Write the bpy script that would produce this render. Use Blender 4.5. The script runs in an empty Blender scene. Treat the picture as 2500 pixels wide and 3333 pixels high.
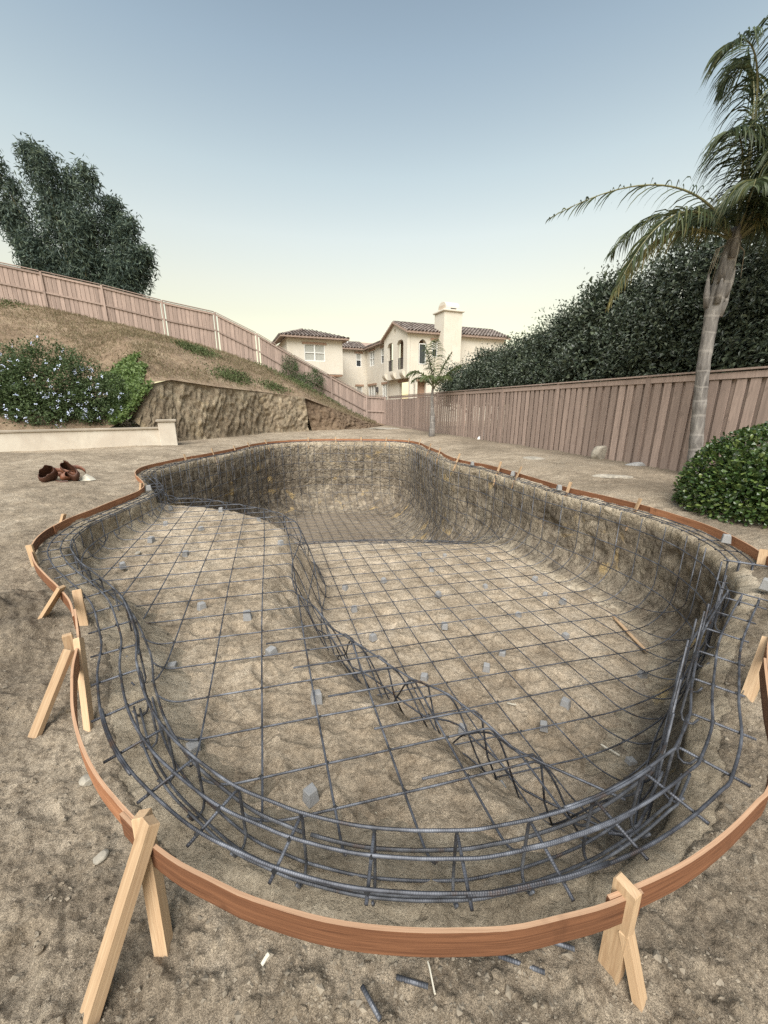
import bpy, bmesh, math, random
import numpy as np
from mathutils import Vector, Matrix
R = math.radians
rng = np.random.default_rng(7)
rnd = random.Random(11)
sc = bpy.context.scene
COL = sc.collection

# ------------------------------------------------------------------ camera
cam_d = bpy.data.cameras.new('camera'); cam = bpy.data.objects.new('camera', cam_d); COL.objects.link(cam)
cam.location = (0, 0, 1.27); cam.rotation_euler = (R(90 - 15.5), 0, 0)
cam_d.sensor_fit = 'HORIZONTAL'; cam_d.sensor_width = 26.0; cam_d.lens = 13.0
cam_d.clip_start = 0.05; cam_d.clip_end = 2000
sc.camera = cam
# ------------------------------------------------------------------ sky, sun, exposure
SUN_EL, SUN_AZ = 50.0, -168.0          # degrees; azimuth from +Y: soft light from behind the camera
world = bpy.data.worlds.new('World'); sc.world = world; world.use_nodes = True
wn = world.node_tree.nodes; wl = world.node_tree.links
sky = wn.new('ShaderNodeTexSky'); sky.sky_type = 'NISHITA'; sky.sun_disc = False
sky.sun_elevation = R(SUN_EL); sky.sun_rotation = R(SUN_AZ)
sky.air_density = 1.0; sky.dust_density = 0.8; sky.ozone_density = 1.0; sky.altitude = 100
bg = wn['Background']; bg.inputs[1].default_value = 0.078
hs = wn.new('ShaderNodeHueSaturation'); hs.inputs['Saturation'].default_value = 0.56; wl.new(sky.outputs[0], hs.inputs['Color'])
tcw = wn.new('ShaderNodeTexCoord'); sx = wn.new('ShaderNodeSeparateXYZ'); wl.new(tcw.outputs['Generated'], sx.inputs[0])
rw_ = wn.new('ShaderNodeValToRGB'); wl.new(sx.outputs[2], rw_.inputs[0])       # warm evening band low over the whole horizon
stops = ((0.0, (1.06, .87, .54)), (.1, (1.11, .94, .60)), (.2, (1.19, 1.02, .69)), (.25, (1.28, 1.12, .80)), (.34, (1.37, 1.285, 1.0)), (.43, (1.29, 1.305, 1.08)), (.56, (1.04, 1.14, 1.05)), (.64, (.87, .985, .95)))
while len(rw_.color_ramp.elements) < len(stops): rw_.color_ramp.elements.new(.5)
for e_, (p_, c_) in zip(rw_.color_ramp.elements, stops): e_.position = p_; e_.color = (*c_, 1)
mw = wn.new('ShaderNodeMix'); mw.data_type = 'RGBA'; mw.blend_type = 'MULTIPLY'; mw.inputs[0].default_value = 1.0
wl.new(hs.outputs[0], mw.inputs[6]); wl.new(rw_.outputs[0], mw.inputs[7]); wl.new(mw.outputs[2], bg.inputs[0])
sun_d = bpy.data.lights.new('sun', 'SUN'); sun = bpy.data.objects.new('sun', sun_d); COL.objects.link(sun)
sun_d.energy = 2.6; sun_d.angle = R(50); sun_d.color = (1.0, 0.96, 0.90)
sd_ = Vector((math.sin(R(SUN_AZ)) * math.cos(R(SUN_EL)), math.cos(R(SUN_AZ)) * math.cos(R(SUN_EL)), math.sin(R(SUN_EL))))
sun.rotation_euler = sd_.to_track_quat('Z', 'Y').to_euler(); sun.location = (0, 0, 30)
vs = sc.view_settings; vs.view_transform = 'Standard'; vs.look = 'None'; vs.exposure = 1.35; vs.gamma = 1.0
vs.use_curve_mapping = False
sc.cycles.max_bounces = 6; sc.cycles.diffuse_bounces = 4; sc.cycles.transparent_max_bounces = 6
sc.cycles.use_denoising = False

# ------------------------------------------------------------------ helpers: objects
def tag(o, label=None, cat=None, group=None, kind=None):
    if label: o['label'] = label
    if cat: o['category'] = cat
    if group: o['group'] = group
    if kind: o['kind'] = kind
    return o
def ob(name, me, mat=None, parent=None, label=None, cat=None, group=None, kind=None):
    o = bpy.data.objects.new(name, me); COL.objects.link(o)
    if mat is not None and len(me.materials) == 0: me.materials.append(mat)
    if parent is not None: o.parent = parent
    return tag(o, label, cat, group, kind)
def empty(name, loc, label, cat, group=None, rz=0):
    o = bpy.data.objects.new(name, None); COL.objects.link(o)
    o.location = loc; o.rotation_euler = (0, 0, rz); o.empty_display_size = .1
    return tag(o, label, cat, group)
def npmesh(name, V, F, smooth=True, uv=None):
    """V (n,3); F (m,k) int array, one polygon size"""
    V = np.asarray(V, np.float32); F = np.asarray(F, np.int32)
    me = bpy.data.meshes.new(name)
    me.vertices.add(len(V)); me.vertices.foreach_set('co', V.ravel())
    m, k = F.shape
    me.loops.add(m * k); me.loops.foreach_set('vertex_index', F.ravel())
    me.polygons.add(m); me.polygons.foreach_set('loop_start', np.arange(0, m * k, k, dtype=np.int32))
    me.polygons.foreach_set('use_smooth', np.full(m, bool(smooth)))
    if uv is not None:
        l = me.uv_layers.new(name='UVMap'); l.data.foreach_set('uv', np.asarray(uv, np.float32)[F.ravel()].ravel())
    me.update(calc_edges=True)
    return me
class MB:
    """gathers simple solids into one mesh (quads and triangles)"""
    def __init__(s): s.v = []; s.f = []
    def add(s, vs, fs):
        b = len(s.v); s.v += [tuple(map(float, q)) for q in vs]; s.f += [tuple(i + b for i in f) for f in fs]; return s
    def box(s, lo, hi):
        (a, b, c), (d, e, f) = lo, hi
        return s.add([(a, b, c), (d, b, c), (d, e, c), (a, e, c), (a, b, f), (d, b, f), (d, e, f), (a, e, f)],
                     [(0, 3, 2, 1), (4, 5, 6, 7), (0, 1, 5, 4), (1, 2, 6, 5), (2, 3, 7, 6), (3, 0, 4, 7)])
    def mesh(s, name, smooth=False, bevel=0):
        me = bpy.data.meshes.new(name)
        if bevel:
            bm = bmesh.new(); vv = [bm.verts.new(q) for q in s.v]
            for f in s.f:
                try: bm.faces.new([vv[i] for i in f])
                except ValueError: pass
            bmesh.ops.bevel(bm, geom=bm.edges[:], offset=bevel, segments=1, affect='EDGES', clamp_overlap=True)
            bm.to_mesh(me); bm.free()
        else:
            me.from_pydata(s.v, [], s.f)
        if smooth: me.polygons.foreach_set('use_smooth', [True] * len(me.polygons))
        me.update(); return me
def tube(path, r, sides=6, name='bar', r_end=None, cap=True):
    P = np.asarray(path, float); n = len(P)
    T = np.gradient(P, axis=0); T /= np.linalg.norm(T, axis=1)[:, None] + 1e-12
    up = np.array([0., 0., 1.]) if abs(T[0][2]) < .9 else np.array([1., 0., 0.])
    N = np.zeros_like(P); v = up - T[0] * up.dot(T[0]); v /= np.linalg.norm(v); N[0] = v
    for i in range(1, n):
        v = N[i - 1] - T[i] * N[i - 1].dot(T[i]); N[i] = v / (np.linalg.norm(v) + 1e-12)
    Bn = np.cross(T, N)
    rr = np.full(n, r) if r_end is None else np.linspace(r, r_end, n)
    if np.ndim(r): rr = np.asarray(r, float)
    a = np.linspace(0, 2 * np.pi, sides + 1)
    V = P[:, None] + rr[:, None, None] * (np.cos(a)[None, :, None] * N[:, None] + np.sin(a)[None, :, None] * Bn[:, None])
    L = np.r_[0, np.cumsum(np.linalg.norm(np.diff(P, axis=0), axis=1))]
    uv = np.stack([np.repeat(L, sides + 1), np.tile(a / (2 * np.pi), n)], 1)
    i = np.arange(n - 1)[:, None] * (sides + 1) + np.arange(sides)[None]
    F = np.stack([i, i + 1, i + sides + 2, i + sides + 1], -1).reshape(-1, 4)
    V = V.reshape(-1, 3)
    if cap:
        b = len(V); V = np.vstack([V, P[0], P[-1]]); uv = np.vstack([uv, [0, 0], [L[-1], 0]])
        k = np.arange(0, sides, 2)
        F1 = np.stack([np.full(len(k), b), (k + 2) % sides if sides % 2 == 0 else k + 2, k + 1, k], 1)
        o_ = (n - 1) * (sides + 1)
        F2 = np.stack([np.full(len(k), b + 1), o_ + k, o_ + k + 1, o_ + ((k + 2) % sides)], 1)
        F = np.vstack([F, F1, F2])
    return npmesh(name, V, F, True, uv)
def joinnp(parts):
    V = []; F = []; b = 0
    for v, f in parts:
        V.append(v); F.append(np.asarray(f) + b); b += len(v)
    return np.vstack(V), np.vstack(F)

# ------------------------------------------------------------------ helpers: noise
def h2(ix, iy, s):
    n = (ix.astype(np.int64) * 374761393 + iy.astype(np.int64) * 668265263 + s * 144665) & 0x7fffffff
    n = ((n ^ (n >> 13)) * 1274126177) & 0x7fffffff
    return ((n ^ (n >> 16)) & 0xffff) / 65535.0
def vn(x, y, s=0):
    x = np.asarray(x, float); y = np.asarray(y, float)
    ix = np.floor(x); iy = np.floor(y); fx = x - ix; fy = y - iy
    fx = fx * fx * (3 - 2 * fx); fy = fy * fy * (3 - 2 * fy)
    a = h2(ix, iy, s); b = h2(ix + 1, iy, s); c = h2(ix, iy + 1, s); d = h2(ix + 1, iy + 1, s)
    return (a * (1 - fx) + b * fx) * (1 - fy) + (c * (1 - fx) + d * fx) * fy - .5
def fbm(x, y, s=0, o=4, g=.5):
    r = 0; a = 1.
    for i in range(o): r = r + a * vn(x * 2 ** i + 17.3 * i, y * 2 ** i - 9.1 * i, s + i); a *= g
    return r
def sstep(a, b, x):
    t = np.clip((x - a) / (b - a), 0, 1); return t * t * (3 - 2 * t)

# ------------------------------------------------------------------ helpers: materials
def newmat(name):
    m = bpy.data.materials.new(name); m.use_nodes = True
    return m, m.node_tree.nodes, m.node_tree.links, m.node_tree.nodes['Principled BSDF']
def nd(n, t, **kw):
    x = n.new(t)
    for k, v in kw.items():
        if k.startswith('i_'):
            key = k[2:]; x.inputs[int(key) if key.isdigit() else key].default_value = v
        else: setattr(x, k, v)
    return x
def coord(n, l, scale=(1, 1, 1), kind='Object'):
    tc = n.new('ShaderNodeTexCoord'); mp = n.new('ShaderNodeMapping'); mp.inputs['Scale'].default_value = scale
    l.new(tc.outputs[kind], mp.inputs[0]); return mp.outputs[0]
def noi(n, l, vec, scale, detail=4, rough=.55, dist=0):
    x = nd(n, 'ShaderNodeTexNoise'); x.inputs['Scale'].default_value = scale; x.inputs['Detail'].default_value = detail
    x.inputs['Roughness'].default_value = rough; x.inputs['Distortion'].default_value = dist
    l.new(vec, x.inputs['Vector']); return x.outputs[0]
def ramp(n, l, fac, stops):
    r = n.new('ShaderNodeValToRGB'); cr = r.color_ramp
    while len(cr.elements) < len(stops): cr.elements.new(.5)
    for e, (p, c) in zip(cr.elements, stops): e.position = p; e.color = (*c, 1) if len(c) == 3 else c
    l.new(fac, r.inputs[0]); return r.outputs[0]
def mixc(n, l, fac, a, b, mode='MIX'):
    x = n.new('ShaderNodeMix'); x.data_type = 'RGBA'; x.blend_type = mode
    for s, v in ((0, fac), (6, a), (7, b)):
        if hasattr(v, 'is_output'): l.new(v, x.inputs[s])
        else: x.inputs[s].default_value = v if s == 0 else (*v, 1)
    return x.outputs[2]
def math_(n, l, op, a, b=0.):
    x = n.new('ShaderNodeMath'); x.operation = op
    for s, v in ((0, a), (1, b)):
        if hasattr(v, 'is_output'): l.new(v, x.inputs[s])
        else: x.inputs[s].default_value = v
    return x.outputs[0]
def bump(n, l, b, heights, strength=.5, dist=.01):
    prev = None
    for h, st, d in heights:
        x = n.new('ShaderNodeBump'); x.inputs['Strength'].default_value = st; x.inputs['Distance'].default_value = d
        l.new(h, x.inputs['Height'])
        if prev: l.new(prev, x.inputs['Normal'])
        prev = x.outputs[0]
    l.new(prev, b.inputs['Normal'])
def flat(name, col, rough=.7, metal=0, var=.0, vscale=8, bmp=0, bscale=40):
    m, n, l, b = newmat(name)
    b.inputs['Roughness'].default_value = rough; b.inputs['Metallic'].default_value = metal
    b.inputs['Base Color'].default_value = (*col, 1)
    v = coord(n, l)
    if var:
        f = noi(n, l, v, vscale, 5, .6)
        c = ramp(n, l, f, [(.3, tuple(x * (1 - var) for x in col)), (.7, tuple(min(1, x * (1 + var)) for x in col))])
        l.new(c, b.inputs['Base Color'])
    if bmp: bump(n, l, b, [(noi(n, l, v, bscale, 4), .6, bmp)])
    return m
def dirt(name, dark, mid, light, pale_speck=.5, ochre=None, stripes=False, bscale=1.0, cracks=False, damp=None, blend=None, moist_and_shade=None):
    m, n, l, b = newmat(name); v = coord(n, l)
    b.inputs['Roughness'].default_value = .95; b.inputs['Specular IOR Level'].default_value = .12
    big = noi(n, l, v, .55, 6, .62, .4); med = noi(n, l, v, 4.5, 6, .65, .3); fine = noi(n, l, v, 38, 5, .72)
    s = math_(n, l, 'ADD', math_(n, l, 'MULTIPLY', big, .5), math_(n, l, 'MULTIPLY', med, .5))
    c = ramp(n, l, s, [(.36, dark), (.5, mid), (.64, light)])
    if stripes:
        sv = coord(n, l, (1, 1, .12)); st = noi(n, l, sv, 9, 5, .7, .3)
        c = mixc(n, l, ramp(n, l, st, [(.5, (0, 0, 0)), (.68, (.75, .75, .75))]), c, light)
        c = mixc(n, l, ramp(n, l, st, [(.30, (.7, .7, .7)), (.45, (0, 0, 0))]), c, dark)
        wv = n.new('ShaderNodeVectorMath'); wv.operation = 'ADD'; l.new(v, wv.inputs[0]); nz_ = nd(n, 'ShaderNodeTexNoise'); nz_.inputs['Scale'].default_value = 3.; nz_.inputs['Detail'].default_value = 4; l.new(v, nz_.inputs['Vector'])
        ws_ = n.new('ShaderNodeVectorMath'); ws_.operation = 'SCALE'; l.new(nz_.outputs['Color'], ws_.inputs[0]); ws_.inputs['Scale'].default_value = .35; l.new(ws_.outputs[0], wv.inputs[1])
        ck = nd(n, 'ShaderNodeTexVoronoi'); ck.feature = 'DISTANCE_TO_EDGE'; ck.inputs['Scale'].default_value = 5.5; l.new(wv.outputs[0], ck.inputs['Vector'])
        ch = nd(n, 'ShaderNodeTexVoronoi'); ch.inputs['Scale'].default_value = 5.5; l.new(wv.outputs[0], ch.inputs['Vector'])
        c = mixc(n, l, 1.0, c, ramp(n, l, ch.outputs['Color'], [(.1, (.8, .8, .8)), (.9, (1.2, 1.18, 1.15))]), 'MULTIPLY')
        crack = ramp(n, l, ck.outputs['Distance'], [(0, (0, 0, 0)), (.22, (1, 1, 1))])
    if ochre:
        oc = noi(n, l, v, 1.5, 5, .6, .6)
        c = mixc(n, l, ramp(n, l, oc, [(.60, (0, 0, 0)), (.66, (.85, .85, .85))]), c, ochre)
    if damp:
        dp = noi(n, l, v, 1.1, 6, .7, .5)
        c = mixc(n, l, ramp(n, l, dp, [(.52, (0, 0, 0)), (.64, (.7, .7, .7))]), c, damp)
    if moist_and_shade:
        at = nd(n, 'ShaderNodeAttribute', attribute_name='moist_and_shade'); mf = math_(n, l, 'ADD', at.outputs['Fac'], math_(n, l, 'MULTIPLY', math_(n, l, 'SUBTRACT', med, .5), 1.1))
        c = mixc(n, l, ramp(n, l, mf, [(.25, (0, 0, 0)), (.85, (.65, .65, .65))]), c, moist_and_shade)
    c = mixc(n, l, 1.0, c, ramp(n, l, fine, [(.36, (.66, .645, .63)), (.5, (.97, .97, .97)), (.64, (1.2, 1.2, 1.2))]), 'MULTIPLY')
    g2 = noi(n, l, v, 240, 2, .6); c = mixc(n, l, 1.0, c, ramp(n, l, g2, [(.36, (.70, .69, .68)), (.5, (1, 1, 1)), (.66, (1.3, 1.29, 1.27))]), 'MULTIPLY')
    if pale_speck:
        vo = nd(n, 'ShaderNodeTexVoronoi'); vo.inputs['Scale'].default_value = 85; l.new(v, vo.inputs['Vector'])
        sp = ramp(n, l, vo.outputs['Color'], [(.93, (0, 0, 0)), (.95, (1, 1, 1))])
        near = ramp(n, l, vo.outputs['Distance'], [(.25, (1, 1, 1)), (.4, (0, 0, 0))])
        c = mixc(n, l, math_(n, l, 'MULTIPLY', math_(n, l, 'MULTIPLY', sp, near), pale_speck), c, tuple(min(.8, x * 1.7) for x in light))
    if blend:
        at = nd(n, 'ShaderNodeAttribute', attribute_name='earth'); c2 = ramp(n, l, s, [(.36, blend[0]), (.5, blend[1]), (.64, blend[2])])
        c2 = mixc(n, l, 1.0, c2, ramp(n, l, fine, [(.3, (.68, .66, .64)), (.62, (1.16, 1.16, 1.16))]), 'MULTIPLY')
        edge = math_(n, l, 'ADD', at.outputs['Fac'], math_(n, l, 'MULTIPLY', math_(n, l, 'SUBTRACT', med, .5), .8))
        c = mixc(n, l, ramp(n, l, edge, [(.2, (0, 0, 0)), (.75, (1, 1, 1))]), c2, c)
    l.new(c, b.inputs['Base Color'])
    bump(n, l, b, ([(crack, .7, .05)] if cracks else []) + [(noi(n, l, v, 12 * bscale, 7, .72), .8, .06), (noi(n, l, v, 90 * bscale, 5, .75), .9, .012)])
    return m
def wood(name, a, bcol, scale=1., rough=.75, dirtc=None):
    """grain runs along UV u (metres)"""
    m, n, l, b = newmat(name); b.inputs['Roughness'].default_value = rough; b.inputs['Specular IOR Level'].default_value = .25
    v = coord(n, l, (1.2 * scale, 26 * scale, 1), 'UV')
    oi = nd(n, 'ShaderNodeObjectInfo')
    va = n.new('ShaderNodeVectorMath'); va.operation = 'ADD'; l.new(v, va.inputs[0])
    cv = n.new('ShaderNodeCombineXYZ'); l.new(math_(n, l, 'MULTIPLY', oi.outputs['Random'], 37.), cv.inputs[0]); l.new(math_(n, l, 'MULTIPLY', oi.outputs['Random'], 11.), cv.inputs[1])
    l.new(cv.outputs[0], va.inputs[1])
    g = noi(n, l, va.outputs[0], 2.2, 6, .65, 1.2)
    c = ramp(n, l, g, [(.33, a), (.66, bcol)])
    kn = noi(n, l, coord(n, l, (1, 1, 1)), 7, 3, .6)
    c = mixc(n, l, ramp(n, l, kn, [(.6, (0, 0, 0)), (.75, (.55, .55, .55))]), c, dirtc or tuple(x * .55 for x in a))
    hsv = nd(n, 'ShaderNodeHueSaturation'); l.new(c, hsv.inputs['Color'])
    mr = nd(n, 'ShaderNodeMapRange'); l.new(oi.outputs['Random'], mr.inputs[0]); mr.inputs[3].default_value = .82; mr.inputs[4].default_value = 1.15
    l.new(mr.outputs[0], hsv.inputs['Value']); l.new(hsv.outputs[0], b.inputs['Base Color'])
    bump(n, l, b, [(g, .35, .003)])
    return m
def paintwood(name, col):
    """painted fence timber: grain along object Z, per-board tint"""
    m, n, l, b = newmat(name); b.inputs['Roughness'].default_value = .85; b.inputs['Specular IOR Level'].default_value = .2
    oi = nd(n, 'ShaderNodeObjectInfo')
    va = n.new('ShaderNodeVectorMath'); va.operation = 'ADD'; l.new(coord(n, l, (22, 22, 1.6)), va.inputs[0])
    cv = n.new('ShaderNodeCombineXYZ'); l.new(math_(n, l, 'MULTIPLY', oi.outputs['Random'], 53.), cv.inputs[2]); l.new(cv.outputs[0], va.inputs[1])
    g = noi(n, l, va.outputs[0], 1.3, 5, .6, .6)
    c = ramp(n, l, g, [(.3, tuple(x * .78 for x in col)), (.65, tuple(x * 1.12 for x in col))])
    vb = n.new('ShaderNodeVectorMath'); vb.operation = 'ADD'; l.new(coord(n, l, (5, 5, 3)), vb.inputs[0]); l.new(cv.outputs[0], vb.inputs[1])
    kn = noi(n, l, vb.outputs[0], 1.6, 2, .5)
    c = mixc(n, l, ramp(n, l, kn, [(.66, (0, 0, 0)), (.74, (.45, .45, .45))]), c, tuple(x * .5 for x in col))
    hsv = nd(n, 'ShaderNodeHueSaturation'); l.new(c, hsv.inputs['Color'])
    mr = nd(n, 'ShaderNodeMapRange'); l.new(oi.outputs['Random'], mr.inputs[0]); mr.inputs[3].default_value = .78; mr.inputs[4].default_value = 1.16
    l.new(mr.outputs[0], hsv.inputs['Value']); l.new(hsv.outputs[0], b.inputs['Base Color'])
    bump(n, l, b, [(g, .3, .004)])
    return m
def leafmat(name, cols, trans=.25, rough=.5, spec=.35):
    m, n, l, b = newmat(name); geo = nd(n, 'ShaderNodeNewGeometry')
    st = [(i / max(1, len(cols) - 1), c) for i, c in enumerate(cols)]
    c = ramp(n, l, geo.outputs['Random Per Island'], st)
    l.new(c, b.inputs['Base Color']); b.inputs['Roughness'].default_value = rough; b.inputs['Specular IOR Level'].default_value = spec
    t = nd(n, 'ShaderNodeBsdfTranslucent'); l.new(c, t.inputs[0])
    mx = nd(n, 'ShaderNodeMixShader'); mx.inputs[0].default_value = trans
    l.new(b.outputs[0], mx.inputs[1]); l.new(t.outputs[0], mx.inputs[2])
    l.new(mx.outputs[0], n['Material Output'].inputs[0]); return m

M = {}
M['soil'] = dirt('yard_soil', (.185, .147, .107), (.318, .258, .190), (.45, .377, .287), .4, damp=(.20, .16, .116), moist_and_shade=(.095, .077, .058))
M['sand'] = dirt('pool_floor_sand', (.255, .20, .142), (.41, .332, .242), (.54, .452, .346), .5, damp=(.24, .187, .13), moist_and_shade=(.13, .107, .083))
M['pit'] = dirt('pit_wall_earth', (.10, .082, .063), (.205, .170, .130), (.34, .292, .224), .2, ochre=(.44, .32, .16), stripes=True, cracks=True, blend=((.245, .198, .142), (.40, .332, .242), (.53, .455, .348)))
M['bank'] = dirt('bank_earth', (.125, .096, .066), (.215, .17, .12), (.34, .285, .205), .2, ochre=(.30, .235, .15), stripes=True)
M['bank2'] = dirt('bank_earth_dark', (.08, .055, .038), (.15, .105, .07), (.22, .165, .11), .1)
M['hill'] = dirt('hill_soil', (.13, .09, .06), (.22, .16, .108), (.31, .24, .165), .2)
M['clod'] = flat('soil_clod', (.19, .158, .118), .95, var=.5, vscale=9)
M['stone'] = flat('pale_stone', (.27, .24, .195), .9, var=.35, vscale=14, bmp=.01, bscale=30)
M['conc'] = flat('spacer_concrete', (.24, .235, .23), .9, var=.25, vscale=40, bmp=.004, bscale=120)
M['fence'] = paintwood('fence_paint', (.30, .226, .19))
M['form'] = wood('redwood_form', (.10, .041, .02), (.21, .093, .046))
M['form2'] = wood('redwood_form_orange', (.19, .08, .038), (.35, .165, .085))
M['formtop'] = wood('sawn_edge', (.30, .17, .10), (.44, .28, .175))
M['pine'] = wood('pine_stake', (.33, .21, .12), (.46, .325, .20), 1.4)
M['tie'] = flat('tie_wire', (.015, .015, .016), .6)

# rebar: ribs from the bar's own length coordinate
def rebar_mat():
    m, n, l, b = newmat('rebar_steel'); b.inputs['Metallic'].default_value = .35; b.inputs['Roughness'].default_value = .52
    v = coord(n, l); f = noi(n, l, v, 7, 5, .65)
    c = ramp(n, l, f, [(.28, (.075, .045, .03)), (.40, (.035, .036, .042)), (.54, (.08, .084, .098)), (.70, (.165, .173, .195))])
    l.new(c, b.inputs['Base Color'])
    tc = nd(n, 'ShaderNodeTexCoord'); w = nd(n, 'ShaderNodeTexWave'); w.wave_type = 'BANDS'; w.bands_direction = 'X'
    w.inputs['Scale'].default_value = 42; l.new(tc.outputs['UV'], w.inputs['Vector'])
    bump(n, l, b, [(w.outputs[1], .35, .0015)]); return m
M['rebar'] = rebar_mat()

# ================================================================== POOL OUTLINE (top of the form board, z = 0)
OUT = [(-.35, .73), (-.136, .684), (.063, .667), (.22, .667), (.331, .672), (.459, .693), (.561, .711), (.639, .731), (.736, .758), (.892, .811), (1.074, .891),
       (1.261, .989), (1.334, 1.032), (1.55, 1.225), (1.734, 1.447), (2.06, 1.81), (2.4, 2.12), (2.75, 2.42), (3.1, 2.75), (3.377, 3.21), (3.51, 3.642), (3.564, 4.159),
       (3.454, 4.797), (3.217, 5.443), (2.934, 6.099), (2.70, 6.985), (2.56, 7.637), (2.289, 8.5), (1.86, 9.28), (1.67, 10.2), (1.60, 11.3), (1.40, 12.6),
       (1.25, 13.9), (.9, 14.7), (.06, 15.2), (-1.458, 15.4), (-2.842, 15.25), (-3.92, 14.5), (-4.45, 13.5), (-4.65, 11.8), (-4.85, 10.68), (-5.06, 9.764),
       (-5.2, 8.646), (-5.155, 8.112), (-4.947, 7.6), (-4.596, 7.081), (-4.234, 6.626), (-3.924, 6.173), (-3.78, 5.754), (-3.76, 5.404), (-3.714, 4.829), (-3.68, 4.294),
       (-3.6, 3.976), (-3.473, 3.67), (-3.302, 3.405), (-3.202, 3.285), (-2.949, 3.033), (-2.799, 2.904), (-2.577, 2.728), (-2.385, 2.58), (-2.225, 2.45), (-2.1, 2.34),
       (-1.971, 2.199), (-1.809, 2.006), (-1.709, 1.883), (-1.637, 1.772), (-1.566, 1.659), (-1.474, 1.537), (-1.358, 1.392), (-1.243, 1.268), (-1.136, 1.167),
       (-1.021, 1.072), (-.908, .994), (-.789, .919), (-.687, .86), (-.583, .811), (-.477, .773)]
def spline(P, n=14):
    P = np.array(P); N = len(P); o = []
    for i in range(N):
        p0, p1, p2, p3 = P[i - 1], P[i], P[(i + 1) % N], P[(i + 2) % N]
        for k in range(n):
            t = k / n; o.append(.5 * (2 * p1 + (p2 - p0) * t + (2 * p0 - 5 * p1 + 4 * p2 - p3) * t * t + (3 * p1 - p0 - 3 * p2 + p3) * t ** 3))
    return np.array(o)
def resample(P, step, closed=True):
    Q = np.vstack([P, P[:1]]) if closed else np.asarray(P)
    s = np.r_[0, np.cumsum(np.linalg.norm(np.diff(Q, axis=0), axis=1))]
    n = max(2, int(round(s[-1] / step))); u = np.linspace(0, s[-1], n, endpoint=not closed)
    return np.stack([np.interp(u, s, Q[:, k]) for k in range(Q.shape[1])], 1)
OC = resample(spline(OUT), .04)
for it in range(14):
    sm = .25 * np.roll(OC, 1, 0) + .5 * OC + .25 * np.roll(OC, -1, 0); w = sstep(1.2, 6, OC[:, 1])[:, None]
    OC = OC * (1 - w) + sm * w
OC = resample(OC, .04)
def normals(C):
    T = np.roll(C, -1, 0) - np.roll(C, 1, 0); T /= np.linalg.norm(T, axis=1)[:, None]
    return np.stack([-T[:, 1], T[:, 0]], 1)          # inward (curve runs anticlockwise)
ON = normals(OC)
def inpoly(x, y, P):
    r = np.zeros(np.shape(x), bool); n = len(P)
    for i in range(n):
        (x0, y0), (x1, y1) = P[i], P[(i + 1) % n]
        if y0 == y1: continue
        cnd = ((y0 > y) != (y1 > y)) & (x < (x1 - x0) * (y - y0) / (y1 - y0) + x0); r ^= cnd
    return r
def segdist(x, y, P, closed):
    d = np.full(np.shape(x), 1e9); n = len(P)
    for i in range(n if closed else n - 1):
        a = P[i]; b = P[(i + 1) % n]; ab = (b[0] - a[0], b[1] - a[1]); q = ab[0] ** 2 + ab[1] ** 2
        t = np.clip(((x - a[0]) * ab[0] + (y - a[1]) * ab[1]) / q, 0, 1)
        d = np.minimum(d, (x - a[0] - t * ab[0]) ** 2 + (y - a[1] - t * ab[1]) ** 2)
    return np.sqrt(d)
GX0, GY0, GS = -6.4, -.2, .04
gxs = np.arange(GX0, 4.8, GS); gys = np.arange(GY0, 16.6, GS); gX, gY = np.meshgrid(gxs, gys)
oc2 = OC[::4]
DG = segdist(gX, gY, oc2, True) * np.where(inpoly(gX, gY, oc2), 1, -1)
CREST = [(-4.6, 7.25), (-4.0, 6.9), (-3.29, 6.68), (-2.58, 6.3), (-2.1, 6.0), (-1.77, 5.74), (-1.45, 5.31), (-1.25, 4.7), (-1.22, 4.2), (-1.2, 3.9), (-1.12, 3.5), (-.98, 3.11),
         (-.74, 2.83), (-.55, 2.5), (-.3, 2.26), (-.1, 2.05), (.06, 1.9), (.25, 1.78), (.4, 1.59), (.5, 1.42), (.66, 1.3), (.95, 1.12), (1.2, .95)]
DEEPPOLY = CREST + [(6, .9), (6, 18), (-7, 18), (-7, 7.4)]
CG = segdist(gX, gY, CREST, False) * np.where(inpoly(gX, gY, DEEPPOLY), 1, -1)
def bil(G, x, y, out):
    fx = (np.asarray(x, float) - GX0) / GS; fy = (np.asarray(y, float) - GY0) / GS
    ok = (fx >= 0) & (fy >= 0) & (fx < G.shape[1] - 1.01) & (fy < G.shape[0] - 1.01)
    fx = np.clip(fx, 0, G.shape[1] - 1.02); fy = np.clip(fy, 0, G.shape[0] - 1.02)
    i = fx.astype(int); j = fy.astype(int); a = fx - i; b = fy - j
    r = (G[j, i] * (1 - a) + G[j, i + 1] * a) * (1 - b) + (G[j + 1, i] * (1 - a) + G[j + 1, i + 1] * a) * b
    return np.where(ok, r, out)
Dn = lambda x, y: bil(DG, x, y, -3.)
Cn = lambda x, y: bil(CG, x, y, 0.)
DE = .20
def DEf(y): return .20 - .09 * sstep(3.8, 4.8, np.asarray(y, float))      # the dig starts closer to the boards on the far sides
def zdeep(y, x=0.): return -1.16 - .016 * np.minimum(y, 6) - 1.5 * sstep(6.5, 10.6, y + .05 * (x - .1) ** 2)
def zfloor(x, y, off=-.12, w=.74, lift=0.):
    t = sstep(0, w, Cn(x, y) - off)
    return -.45 + lift + (zdeep(y, x) + .45) * t
def gbase(x, y):
    d = Dn(x, y)
    b = -.34 + .34 * sstep(1.3, 5.0, y + .4 * np.maximum(x, 0)) + .05 * sstep(5, 9, y) * sstep(1.5, 4, x)
    rim = sstep(-1.3, -.05, d); cap_ = -.075 - .03 * sstep(-.02, .1, d)          # trimmed down beside the forms
    return b * (1 - rim) + np.minimum(b, cap_) * rim
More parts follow.
